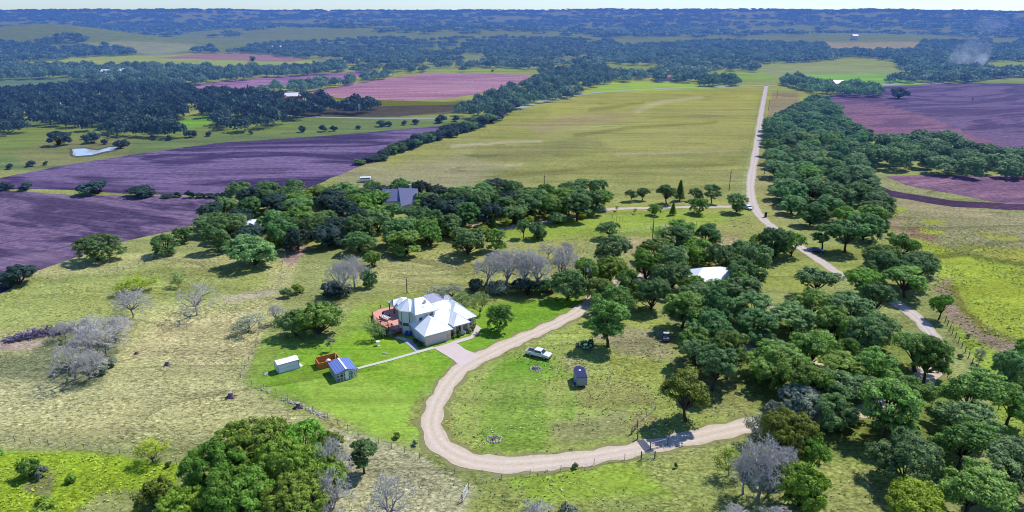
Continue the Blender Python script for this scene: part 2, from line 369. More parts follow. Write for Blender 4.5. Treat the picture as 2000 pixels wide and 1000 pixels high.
# patchiness of the sward in world space
pn = fbm(XX / 14, YY / 14, 21, 4); pn2 = fbm(XX / 55, YY / 40, 22, 3)
base *= ((0.90 + .22 * pn) * (1 + .20 * rough))[..., None]
straw = np.clip((pn2 - .5) * 2.2, 0, 1)[..., None] * (rough[..., None] * .3)
base = base * (1 - straw) + base.mean(-1, keepdims=True) * np.array([1.24, 1.22, .84]) * straw
idx = np.arange(XX.size).reshape(XX.shape)
Q = np.stack([idx[:-1, :-1], idx[:-1, 1:], idx[1:, 1:], idx[1:, :-1]], -1).reshape(-1, 4)
def ground_mat():
    t = NT('ground_grass'); p = t.pos()
    at = t.new('ShaderNodeAttribute', attribute_name='cover'); rg = t.new('ShaderNodeAttribute', attribute_name='sward')
    c = at.outputs['Color']; r = rg.outputs['Fac']
    n1 = t.noise(.5, 6, p, .8); n2 = t.noise(1.5, 5, t.mapv(p, .3, (.8, 1.4, 1)), .8); n3 = t.noise(3.2, 4, p, .7); n0 = t.noise(.05, 4, p, .6)
    f1 = t.ramp(n1, [(.28, .68), (.5, 1.), (.75, 1.3)])
    c = t.mix(c, f1, .9, 'MULTIPLY')
    st = t.new('ShaderNodeVectorMath', operation='MULTIPLY'); t.con(p, st.inputs[0]); st.inputs[1].default_value = (.010, .085, 1)
    ns = t.noise(1., 4, st.outputs[0], .6, .8); c = t.mix(c, t.ramp(ns, [(.34, .80), (.5, 1.), (.66, 1.18)]), 1., 'MULTIPLY')
    # faint terrace lines that follow the contour of the fields
    s4 = t.new('ShaderNodeVectorMath', operation='MULTIPLY'); t.con(p, s4.inputs[0]); s4.inputs[1].default_value = (.0035, .016, 1)
    lv = t.math('FRACT', t.math('MULTIPLY', t.noise(1., 3, s4.outputs[0], .5, .4), 9.)); c = t.mix(c, t.ramp(lv, [(.0, .60), (.08, .84), (.16, 1.), (.86, 1.), (1., 1.12)]), t.math('MULTIPLY', t.ramp(t.noise(.02, 2, p), [(.42, .15), (.6, 1.)]), .9), 'MULTIPLY')
    # dry tussocks and dark gaps between them
    dk = t.ramp(n2, [(.36, .45), (.47, .97), (.56, 1.05), (.66, 1.5)])
    c2 = t.mix(c, dk, 1., 'MULTIPLY')
    c = t.mix(c, c2, t.math('ADD', t.math('MULTIPLY', r, .85), .25))
    vo = t.new('ShaderNodeTexVoronoi'); vo.inputs['Scale'].default_value = 1.75
    dv = t.new('ShaderNodeVectorMath', operation='ADD'); nd = t.new('ShaderNodeTexNoise'); nd.inputs['Scale'].default_value = .8; t.con(p, nd.inputs['Vector']); t.con(t.mapv(p, .25, (.75, 1.25, 1)), dv.inputs[0]); t.con(nd.outputs['Color'], dv.inputs[1]); t.con(dv.outputs[0], vo.inputs['Vector'])
    gate = t.ramp(t.noise(.09, 4, p, .7), [(.38, .45), (.6, 1.)])
    c = t.mix(c, t.ramp(vo.outputs['Distance'], [(.0, 1.22), (.35, 1.06), (.55, .86), (.75, .42)]), t.math('MULTIPLY', t.math('ADD', t.math('MULTIPLY', r, .9), .12), gate), 'MULTIPLY')
    sv = t.new('ShaderNodeSeparateColor'); t.con(vo.outputs['Color'], sv.inputs[0])
    c = t.mix(c, t.ramp(sv.outputs[0], [(0, .78), (.6, 1.), (.9, 1.12), (1., 1.5)]), t.math('MULTIPLY', t.math('ADD', t.math('MULTIPLY', r, .8), .15), gate), 'MULTIPLY')
    sp = t.ramp(n3, [(.60, 0), (.72, 1)])
    c = t.mix(c, t.mix(c, (1.25, 1.2, .95), 1., 'MULTIPLY'), t.math('MULTIPLY', sp, r))
    hs = t.new('ShaderNodeHueSaturation'); t.con(c, hs.inputs['Color']); t.con(t.ramp(n0, [(.3, .487), (.7, .503)]), hs.inputs['Hue'])
    c = hs.outputs[0]
    h = t.math('ADD', t.math('MULTIPLY', n2, .75), t.math('MULTIPLY', n3, .25))
    b = t.new('ShaderNodeBump'); b.inputs['Distance'].default_value = .55; t.con(h, b.inputs['Height'])
    t.con(t.math('ADD', t.math('MULTIPLY', r, .7), .12), b.inputs['Strength'])
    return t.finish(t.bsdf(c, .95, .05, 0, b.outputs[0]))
gm = ground_mat()
me = arrmesh('ground', np.stack([XX, YY, HH], -1).reshape(-1, 3), Q, gm)
a = me.attributes.new('cover', 'FLOAT_COLOR', 'POINT'); a.data.foreach_set('color', np.concatenate([base.reshape(-1, 3), np.ones((base.size // 3, 1))], 1).astype(np.float32).ravel())
a = me.attributes.new('sward', 'FLOAT', 'POINT'); a.data.foreach_set('value', rough.astype(np.float32).ravel())
me.shade_smooth()
go = bpy.data.objects.new('ground', me); COL.objects.link(go); tag(go, kind='structure')
# ---------------------------------------------------------------- sheets: fields, roads, slabs, water
RNG = random.Random(5)
def ring(px, jit=.0, step=6.):
    P = [Vector(G(*p)) for p in px]; out = []
    for i in range(len(P)):
        a, b = P[i], P[(i + 1) % len(P)]; L = (b - a).length; n = max(1, int(L / step)); nr = Vector((a.y - b.y, b.x - a.x)).normalized()
        for k in range(n):
            out.append(a.lerp(b, k / n) + nr * (RNG.uniform(-jit, jit) if k else 0))
    return out
def sheet(name, px, z, mat, jit=0., step=6., world=False):
    px = [(p[0] - 500 if p[0] < 0 else p[0] + 500 if p[0] >= 2100 else p[0], p[1]) for p in px] if not world else px
    P = [Vector(p) for p in px] if world else ring(px, jit, step)
    tr = tessellate_polygon([[Vector((p.x, p.y, 0)) for p in P]])
    me = bpy.data.meshes.new(name); me.from_pydata([(p.x, p.y, z) for p in P], [], [tuple(t) for t in tr]); me.update()
    if len(me.polygons) and me.polygons[0].normal.z < 0: me.flip_normals()
    me.materials.append(mat); o = bpy.data.objects.new(name, me); COL.objects.link(o); return tag(o, kind='structure')
def soil(name, c1, c2, ang, band=(.018, .006), d=400., lines=.8, pale=None):
    """tilled earth: broad tone bands that follow the contour, fine furrows, clods"""
    t = NT(name); p = t.mapv(t.pos(), ang)
    A = alb(c1, d); B = alb(c2, d)
    st = t.new('ShaderNodeVectorMath', operation='MULTIPLY'); t.con(p, st.inputs[0]); st.inputs[1].default_value = (band[1], band[0], 1)
    b1 = t.noise(1., 4, st.outputs[0], .55, .8)
    c = t.mix(A, B, t.ramp(b1, [(.36, 0), (.42, 1.), (.46, .9), (.50, .05), (.56, .0), (.60, 1.), (.64, .9), (.69, .1)]))
    s2 = t.new('ShaderNodeVectorMath', operation='MULTIPLY'); t.con(p, s2.inputs[0]); s2.inputs[1].default_value = (.012, lines, 1)
    l1 = t.noise(1., 4, s2.outputs[0], .7)
    c = t.mix(c, t.ramp(l1, [(.36, .66), (.5, 1.), (.64, 1.3)]), 1., 'MULTIPLY')
    cl = t.noise(.33, 6, t.pos(), .85)
    c = t.mix(c, t.ramp(cl, [(.34, .45), (.5, 1.), (.66, 1.6)]), .9, 'MULTIPLY')
    if pale:
        s3 = t.new('ShaderNodeVectorMath', operation='MULTIPLY'); t.con(p, s3.inputs[0]); s3.inputs[1].default_value = (.004, .05, 1)
        c = t.mix(c, alb(pale, d), t.math('MULTIPLY', t.ramp(t.noise(1., 3, s3.outputs[0], .6), [(.56, 0), (.72, 1)]), .75))
    nb = t.bump(t.math('ADD', t.math('MULTIPLY', l1, .6), cl), .7, .35)
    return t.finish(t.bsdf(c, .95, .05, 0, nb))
sheet('ploughed_field', [(-80,360),(0,348),(130,322),(260,302),(420,280),(640,265),(860,246),(925,240),(905,246),(800,285),(720,318),(690,330),(600,368),(560,382),(470,381),(280,380),(100,370),(-80,362)], .05,
      soil('soil_violet', (126,108,144), (72,62,100), .12, d=380, pale=(120,96,140)), .8)
sheet('ploughed_field', [(-120,370),(0,371),(150,382),(300,383),(440,386),(420,398),(410,418),(395,436),(240,472),(75,528),(0,575),(-200,590)], .05,
      soil('soil_plum', (126,104,132), (82,68,98), .35, band=(.03, .008), d=250, lines=1.2, pale=(150,128,150)), .5)
sheet('ploughed_field', [(368,168),(420,160),(560,148),(720,139),(735,146),(640,158),(560,166),(480,174),(400,176)], .06, soil('soil_mauve', (156,126,166), (132,106,154), .0, d=950, lines=.3), 1.5)
sheet('ploughed_field', [(560,186),(640,172),(740,155),(850,142),(1030,146),(1045,155),(985,170),(930,184),(880,192),(800,197),(730,194),(640,188)], .06, soil('soil_rose', (176,138,160), (156,116,148), -.15, band=(.03,.004), d=760, lines=.35, pale=(200,140,150)), 1.5)
sheet('ploughed_field', [(1600,190),(1730,168),(1900,162),(2100,172),(2100,310),(1980,300),(1900,285),(1830,262),(1700,262),(1660,235),(1620,208)], .05, soil('soil_wine', (120,100,134), (88,74,112), -.38, d=480, lines=.7, pale=(130,112,150)), 1.)
sheet('ploughed_field', [(1600,192),(1720,200),(1800,225),(1900,262),(1990,300),(1900,285),(1830,262),(1700,262),(1660,235),(1620,210)], .09, soil('soil_red', (140,104,128), (112,86,116), -.4, d=450, lines=.9), 3.)
sheet('ploughed_field', [(1730,345),(1790,342),(1880,342),(2100,362),(2100,425),(1960,398),(1860,378),(1770,362)], .06, soil('soil_clay', (160,122,140), (124,92,116), -.45, d=300, lines=1.2, pale=(170,140,140)), .8)
sheet('track', [(1675,340),(1700,338),(1712,360),(1740,372),(1860,392),(2100,430),(2100,442),(1860,404),(1735,384),(1690,372)], .05, soil('soil_dark_edge', (92,66,92), (76,56,82), -.45, d=290, lines=1.5), .5)
sheet('field', [(640,190),(760,196),(900,200),(860,206),(700,206)], .05, plain('scrub_earth', alb((104,112,98), 620), .95, .05, vary=.3, scale=.2), 1.)
sheet('field', [(560,222),(650,212),(720,208),(905,205),(890,216),(780,228),(600,228)], .05, soil('soil_brown', (92,86,90), (80,80,78), .0, d=540, lines=.3), 1.)
# water
wt = NT('pond_water'); wb = wt.bsdf((.50, .56, .60), .05, .9, 0, wt.bump(wt.noise(1.2, 2, wt.pos()), .05, .05)); wt.finish(wb)  # pale base colour stands in for the sky's reflection
sheet('pond', [(140,291),(165,290),(190,294),(212,288),(230,287),(222,293),(200,297),(178,303),(150,305),(142,303)], .06, MATS['pond_water'], .4, 3.)
sheet('pond_bank', [(136,290),(165,287.5),(190,291),(212,285.5),(238,285),(228,295),(202,300),(180,306),(150,308),(137,305)], .03, plain('mud', alb((96,96,92), 370), .9, .1, vary=.2, scale=.3), .6, 3.)
def road_mat(name, c, d=150., tracks=True, gw=.5):
    t = NT(name); A = alb(c, d); uv = t.new('ShaderNodeUVMap').outputs[0]
    sx = t.new('ShaderNodeSeparateXYZ'); t.con(uv, sx.inputs[0])
    n = t.noise(.9, 5, t.pos(), .7); n2 = t.noise(6., 3, t.pos(), .7)
    c = t.mix(tuple(q * .82 for q in A), tuple(q * 1.14 for q in A), t.ramp(n, [(.3, 0), (.7, 1)]))
    c = t.mix(c, t.ramp(n2, [(.3, .84), (.7, 1.12)]), .8, 'MULTIPLY')
    if tracks:   # the two wheel lines are worn paler than the crown and the edges
        w_ = t.math('ABSOLUTE', t.math('SUBTRACT', t.math('ABSOLUTE', t.math('SUBTRACT', sx.outputs[0], .5)), .2))
        k = t.math('MULTIPLY', w_, 5., True)
        c = t.mix(c, tuple(q * f for q, f in zip(A, (.70, .71, .58))), t.math('MULTIPLY', k, t.ramp(n, [(.4, .1), (.6, .95)])))
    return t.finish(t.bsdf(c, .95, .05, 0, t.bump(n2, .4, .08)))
def road(name, px, width, z, mat, world=None, jit=.15, step=1.5, taper=None):
    P = [Vector(G(*p)) for p in px] if world is None else [Vector(p) for p in world]
    P = [P[0] * 2 - P[1]] + P + [P[-1] * 2 - P[-2]]; pts = []
    for i in range(1, len(P) - 2):
        n = max(2, int((P[i + 1] - P[i]).length / step))
        for k in range(n):
            t = k / n; a, b, c, d = P[i - 1:i + 3]
            pts.append(.5 * ((2 * b) + (c - a) * t + (2 * a - 5 * b + 4 * c - d) * t * t + (3 * b - a - 3 * c + d) * t ** 3))
    pts.append(P[-2]); vs = []; fs = []; uv = []; L = 0
    NC = 6
    for i, p in enumerate(pts):
        d = (pts[min(i + 1, len(pts) - 1)] - pts[max(i - 1, 0)]).normalized(); nr = Vector((-d.y, d.x))
        if i: L += (p - pts[i - 1]).length
        w = width * (1 + .08 * math.sin(L * .13)) / 2
        for k in range(NC):
            s = (k / (NC - 1) - .5) * 2
            e = RNG.uniform(-jit, jit) + jit * 1.2 * math.sin(L * .9 + k) if k in (0, NC - 1) else 0
            q = p + nr * (s * w + e); vs.append((q.x, q.y, z + float(hgt(q.x, q.y)))); uv.append((k / (NC - 1), L / 5))
    for i in range(len(pts) - 1):
        for k in range(NC - 1): a = i * NC + k; fs.append((a, a + NC, a + NC + 1, a + 1))
    me = bpy.data.meshes.new(name); me.from_pydata(vs, [], fs); me.update()
    if me.polygons[0].normal.z < 0: me.flip_normals()
    ul = me.uv_layers.new(name='UVMap')
    for l in me.loops: ul.data[l.index].uv = uv[l.vertex_index]
    me.materials.append(mat); o = bpy.data.objects.new(name, me); COL.objects.link(o); return tag(o, kind='structure')
rm = road_mat('caliche_road', (242,222,201)); rm2 = road_mat('caliche_road_far', (226,210,202), 350)
asph = road_mat('paved_lane', (176,182,184), 600, False)
DRIVE = [(1497,167),(1487,220),(1477,290),(1467,350),(1467,385),(1473,405),(1492,430),(1530,458),(1570,488),(1605,512),(1640,535),(1700,562),(1765,602),(1795,625),(1820,655),(1828,690),(1815,725),(1770,770),(1700,800),(1600,815),(1500,826),(1440,836),(1340,858),(1260,874),(1150,894),(1060,904),(990,908),(930,902),(885,886),(855,862),(843,830),(850,795),(872,755),(900,722),(950,693),(1010,665),(1065,641),(1110,620),(1150,594),(1175,570),(1215,550),(1250,543),(1262,522)]
road('dirt_road', DRIVE[:16], 3.7, .05, rm2); 
road('dirt_road', DRIVE[15:], 4.15, .055, rm, jit=.22)
# grassy darker verge under the road's rim
road('road_verge', DRIVE[15:], 5.6, .02, plain('verge', alb((150,150,96)), .95, .05, vary=.35, scale=1.2), jit=.5)
road('lane', [(1008,214),(1060,198),(1110,188),(1200,178),(1350,171),(1500,167),(1560,166)], 5.5, .05, asph, step=8)
road('lane', [(1690,166),(1740,165),(1850,160),(1900,157),(1950,151),(2100,138)], 7., .05, asph, step=8)
road('lane', [(575,228),(640,229),(720,231),(860,231)], 3.5, .05, asph, step=8)
road('farm_track', [(1470,404),(1380,404),(1290,406),(1190,409),(1130,420),(1080,432),(1020,440),(980,447),(930,440),(890,430)], 3., .05, rm2)
road('farm_track', [(1440,690),(1500,662),(1560,690),(1620,720)], 2.4, .045, rm, jit=.3)
road('farm_track', [(1478,580),(1500,598),(1530,612)], 2.2, .045, rm, jit=.3)
road('farm_track', [(600,103+22),(640,127),(700,122)], 6, .4, rm2, step=8)
# ---------------------------------------------------------------- trees
def crown_mesh(name, seed, R=6., H=8.5, zb=2., nl=17, ncl=330, nlf=54, ls=.19, lobe=(.24, .40), squash=.86, ragged=.35, sig=.36, low=-.35, mat=None):
    r = np.random.RandomState(seed); C = []; RL = []
    for k in range(nl):
        a = 2 * math.pi * (k * .618 + r.uniform(-.08, .08)); q = R * (.12 if k == 0 else r.uniform(.34, .70) if k > 2 else .4)
        rl = R * r.uniform(*lobe) * (1.1 if k == 0 else 1); rl = min(rl, R * 1.08 - q)
        top = H - rl * squash - (q / R) ** 2 * (H - zb) * .42 - r.uniform(0, .1) * H
        bot = zb + rl * squash * .8
        z = max(bot, top if k % 5 in (0, 2, 3) else bot + (top - bot) * r.uniform(.0, .6))
        C.append((q * math.cos(a), q * math.sin(a), z)); RL.append(rl)
    C = np.array(C); RL = np.array(RL)
    pts = []; dirs = []; n = 0
    while len(pts) < ncl and n < ncl * 30:
        n += 1
        k = r.choice(nl, p=RL ** 2 / (RL ** 2).sum()); d = r.normal(size=3); d /= np.linalg.norm(d)
        if d[2] < low and r.rand() < .8: continue
        p = C[k] + d * np.array([1, 1, squash]) * RL[k] * (r.uniform(.80, 1.) + r.normal() * ragged * .3)
        e = (p - C) / np.array([1, 1, squash]) / RL[:, None]; e = np.sqrt((e ** 2).sum(1)); e[k] = 9
        if e.min() < .72: continue
        if p[2] < zb * .85: continue
        pts.append(p); dirs.append(d)
    pts = np.array(pts); dirs = np.array(dirs); m = len(pts)
    ct = r.uniform(0, 1, m)
    cs = r.uniform(.6, 1.35, m)
    N = m * nlf
    OD = r.normal(size=(N, 3)); OD[:, 2] = np.where(OD[:, 2] < -.5, -OD[:, 2], OD[:, 2]); OD /= np.linalg.norm(OD, axis=1)[:, None]
    P = np.repeat(pts, nlf, 0) + OD * np.array([1, 1, .7]) * (sig * 1.75 * np.repeat(cs, nlf) * r.uniform(.65, 1.1, N))[:, None]
    D = np.repeat(dirs, nlf, 0) * .35 + OD * .85 + r.normal(size=(N, 3)) * .38 + np.array([0, 0, .30]); D /= np.linalg.norm(D, axis=1)[:, None]
    T = np.cross(D, r.normal(size=(N, 3))); T /= np.linalg.norm(T, axis=1)[:, None]; B = np.cross(D, T)
    s = ls * r.uniform(.55, 1.3, N)[:, None]
    V = np.stack([P + T * s, P + B * s * .62, P - T * s, P - B * s * .62], 1).reshape(-1, 3)
    V[:, 2] = np.maximum(V[:, 2], .05)
    tone = np.clip(.55 * np.repeat(ct, nlf) + .45 * r.uniform(0, 1, N) , 0, 1)
    me = arrmesh(name, V, np.arange(N * 4).reshape(-1, 4), mat, np.repeat(tone, 4))
    return me, C, RL
def trunk_mesh(name, C, RL, seed, zb=2., r0=.34, mat=None, lean=.5, k=None):
    r = random.Random(seed); b = MB(); n = len(C) if k is None else k
    fork = Vector((r.uniform(-lean, lean), r.uniform(-lean, lean), zb * .8))
    b.tube([(0, 0, -.25), (fork.x * .2, fork.y * .2, .25), (fork.x * .6 + .1, fork.y * .6, zb * .4), tuple(fork)], [r0 * 1.5, r0 * 1.1, r0 * .9, r0 * .8], 8)
    for i in range(n):
        c = Vector(C[i]); m = fork.lerp(c, .5) + Vector((r.uniform(-.4, .4), r.uniform(-.4, .4), -.25)); m.z = max(m.z, zb * .7)
        b.tube([tuple(fork - Vector((0, 0, .2))), tuple(m), tuple(c)], [r0 * .5, r0 * .32, r0 * .14], 5, False)
        for j in range(3):
            d = Vector((r.gauss(0, 1), r.gauss(0, 1), r.uniform(-.2, 1))).normalized()
            b.tube([tuple(c.lerp(m, .3)), tuple(c + d * RL[i] * .75)], [r0 * .13, .02], 4, False)
    return b.mesh(name, mat, True)
def dead_mesh(name, seed, R=6., H=8., mat=None, lv=5, spread=.75, droop=0., dens=1.):
    r = random.Random(seed); seg = []
    def grow(p, d, L, rad, n):
        m = p + d * L * .5 + Vector((r.gauss(0, .06), r.gauss(0, .06), r.gauss(0, .04))) * L
        e = m + (d + Vector((r.gauss(0, .16), r.gauss(0, .16), r.gauss(.04, .1)))).normalized() * L * .5
        seg.append(((p, m, e), (rad, rad * .8, rad * .62)))
        if n == 0: return
        k = 4 if n <= 2 else 3
        if n == lv: k = 5
        for i in range(k):
            if n < lv and r.random() > dens: continue
            a = 2 * math.pi * (i + r.uniform(-.3, .3)) / k
            ax = d.cross(Vector((0, 0, 1)) if abs(d.z) < .9 else Vector((1, 0, 0))).normalized(); bx = d.cross(ax)
            nd = (d * r.uniform(.45, 1.) + (ax * math.cos(a) + bx * math.sin(a)) * r.uniform(.5, 1.1) * spread + Vector((0, 0, .10 - droop))).normalized()
            s = e if i < 2 or n == lv else m.lerp(e, r.uniform(.1, .9))
            grow(s, nd, L * r.uniform(.58, .86), max(.03, rad * .58), n - 1)
    grow(Vector((0, 0, -.3)), Vector((r.uniform(-.15, .15), r.uniform(-.15, .15), 1)).normalized(), H * .22, .3, lv)
    xs = max(max(abs(q.x), abs(q.y)) for s in seg for q in s[0]); zs = max(q.z for s in seg for q in s[0])
    fx = R / xs; fz = H / zs
    big = MB(); tw = MB()
    for pts, rad in seg:
        pts = [Vector((q.x * fx, q.y * fx, max(q.z * fz, -.3 if q.z < 0 else .1))) for q in pts]
        (big if rad[0] > .06 else tw).tube(pts, list(rad), 6 if rad[0] > .1 else 3, False)
    return big.mesh(name + '_limbs', LIMBW, True), tw.mesh(name + '_twigs', mat)
L_ = leafmat
LM = dict(
 oak=L_('leaf_oak', (.030, .085, .014), (.40, .66, .13), .018),
 oak_blue=L_('leaf_oak_blue', (.030, .088, .038), (.38, .62, .20), .012),
 oak_dark=L_('leaf_oak_dark', (.018, .062, .026), (.28, .50, .15), .02),
 olive=L_('leaf_olive', (.045, .080, .010), (.46, .62, .09), .02),
 bright=L_('leaf_bright', (.045, .12, .010), (.44, .70, .09), .02),
 lime=L_('leaf_lime', (.14, .22, .015), (.64, .76, .07), .02),
 feather=L_('leaf_feather', (.12, .18, .05), (.46, .60, .2), .02),
 grey=L_('leaf_grey', (.12, .15, .10), (.50, .58, .42), .02),
 shade=L_('leaf_shade', (.010, .030, .032), (.11, .20, .15), .02),  # darker bluish leaves: cloud shadow over the left woods put into the colour
 far=L_('leaf_far', (.04, .10, .06), (.32, .48, .26), .02),
)
BARK = plain('bark', (.07, .055, .048), .9, .1, vary=.35, scale=4)
DEADW = plain('dead_wood', (.52, .49, .45), .9, .1, vary=.25, scale=1.2)
LIMBW = plain('dead_limb', (.26, .23, .24), .9, .1, vary=.35, scale=2)
DEADW2 = plain('dead_wood_brown', (.22, .15, .17), .9, .1, vary=.25, scale=1.2)
PROTO = {}
def mkproto(key, n, **k):
    out = []
    tk = dict(r0=k.pop('r0', .34), lean=k.pop('lean', .5)); nt_ = k.pop('limbs', None)
    for i in range(n):
        kk = dict(k)
        if i % 3 == 1: kk['nl'] = int(kk.get('nl', 17) * .7); kk['lobe'] = (.22, .44); kk['ncl'] = int(kk.get('ncl', 330) * .9)
        if i % 3 == 2: kk['nl'] = int(kk.get('nl', 17) * 1.3); kk['lobe'] = (.16, .34); kk['H'] = k['H'] * 1.08
        cm, C, RL = crown_mesh(key + '_crown', hash_(key) + i * 17, mat=LM['oak'], **kk)
        zb = k.get('zb', 2.); tm = trunk_mesh(key + '_trunk', C, RL, i, zb, mat=BARK, k=nt_, **tk)
        out.append((cm, tm))
    PROTO[key] = out
def hash_(s): return sum(ord(c) * (i + 3) for i, c in enumerate(s)) % 9973
mkproto('oak', 6, R=6., H=8.8, zb=.9, nl=19, ncl=360)
mkproto('tall', 3, R=5.2, H=9.6, zb=3.2, nl=17, ncl=270, lobe=(.22, .38), ragged=.3, r0=.32)
mkproto('big', 4, R=7.4, H=10., zb=1.4, nl=26, ncl=620, nlf=62, ls=.18, lobe=(.18, .32), r0=.45, sig=.36)
mkproto('bush', 3, R=3., H=3.6, zb=.25, nl=8, ncl=130, nlf=36, ls=.2, low=-.9, r0=.15, sig=.3)
mkproto('round', 2, R=4.6, H=6.6, zb=.7, nl=18, ncl=300, low=-.8, r0=.3)
mkproto('sparse', 3, R=4., H=5.6, zb=1.5, nl=10, ncl=90, nlf=28, ls=.15, ragged=.6, sig=.42, r0=.16, low=-1)
mkproto('young', 2, R=1.5, H=3.8, zb=1.4, nl=6, ncl=40, nlf=26, ls=.13, ragged=.5, sig=.25, r0=.07, low=-1)
mkproto('twisted', 1, R=5.2, H=6.2, zb=2.2, nl=10, ncl=190, nlf=36, lobe=(.22, .34), ragged=.2, r0=.4)
def conifer_mesh():
    r = np.random.RandomState(8); N = 5200
    z = 1. + 8. * r.uniform(0, 1, N) ** 1.1; tier = np.floor(z / .9); rr = (2.0 * (1 - (z - 1) / 8.6) + .15) * (1 - .35 * ((z / .9) - tier)) * r.uniform(.35, 1, N)
    a = tier * 1.7 + np.round(r.uniform(0, 5, N)) * 1.2566 + r.normal(size=N) * .25
    P = np.stack([rr * np.cos(a), rr * np.sin(a), z], 1); D = r.normal(size=(N, 3)); D /= np.linalg.norm(D, axis=1)[:, None]
    T = np.cross(D, r.normal(size=(N, 3))); T /= np.linalg.norm(T, axis=1)[:, None]; B = np.cross(D, T); s = .2
    V = np.stack([P + T * s, P + B * s * .5, P - T * s, P - B * s * .5], 1).reshape(-1, 3)
    cm = arrmesh('conifer_crown', V, np.arange(N * 4).reshape(-1, 4), LM['oak'], np.repeat(r.uniform(0, 1, N), 4))
    return cm, MB().tube([(0, 0, -.2), (0, 0, 9)], [.2, .03], 7).mesh('conifer_trunk', BARK, True)
PROTO['conifer'] = [conifer_mesh()]
DEAD = [dead_mesh('dead', 3 + i, R=5.6, H=7.6, mat=DEADW, lv=6, dens=.90, spread=.85) for i in range(3)]
DEADD = [dead_mesh('dead_dense', 23 + i, R=4.8, H=7.8, mat=DEADW, lv=6, dens=.97, spread=.85) for i in range(2)]
DEADS = [dead_mesh('dead_spread', 41 + i, R=6.4, H=5.4, mat=DEADW, lv=6, dens=.85, spread=1.15, droop=.08) for i in range(2)]
SIZE = dict(oak=(12., 8.6), tall=(10.4, 9.6), big=(14.8, 10.), bush=(6., 3.6), round=(9.2, 6.6), sparse=(8., 5.6), young=(3., 3.8), twisted=(10.4, 6.2), conifer=(4.3, 9.), dead=(11.2, 7.6), deadd=(9.6, 7.8), deads=(12.8, 5.4))
NAMEOF = dict(oak='live_oak', tall='live_oak', big='live_oak', bush='shrub', round='live_oak', sparse='small_tree', young='young_tree', twisted='live_oak', conifer='conifer', dead='dead_tree', deadd='dead_tree', deads='dead_tree')
TR = random.Random(77)
ALLTREES = []
def tree(x, y, kind, leaf, label, cat=None, group=None, w=None, h=None, rot=None, var=None, brown=False, name=None):
    W, Hh = SIZE[kind]; sx = (w / W) if w else 1.; sz = (h / Hh) if h else sx
    nm = name or NAMEOF[kind]; rot = TR.uniform(0, 6.28) if rot is None else rot
    cat = cat or {'live_oak': 'tree', 'hedgerow_tree': 'tree', 'shrub': 'shrub', 'dead_tree': 'dead tree'}.get(nm, 'tree')
    o = thing(nm, label, cat, (x, y, float(hgt(x, y))), rot, group, (sx * TR.uniform(.88, 1.1), sx * TR.uniform(.88, 1.1), sz))
    if kind.startswith('dead'):
        L = {'dead': DEAD, 'deadd': DEADD, 'deads': DEADS}[kind]; a, b = L[(TR.randrange(len(L)) if var is None else var) % len(L)]
        part('trunk', a, o); part('twigs', b, o, DEADW2 if brown else None)
    else:
        L = PROTO[kind]; a, b = L[(TR.randrange(len(L)) if var is None else var) % len(L)]
        part('crown', a, o, LM[leaf]); part('trunk', b, o)
    ALLTREES.append(o); return o
def T(u, v, wpx, hpx, kind, leaf, label, **k):
    """a tree whose foot is at survey point u,v; width and height as measured in the photograph"""
    d = dist_at(v); x, y = G(u, v); th = PT + math.atan((v - 500) / F)
    return tree(x, y, kind, leaf, label, w=wpx * d / F, h=max(1., hpx * d / F / math.cos(th) * .86), **k)
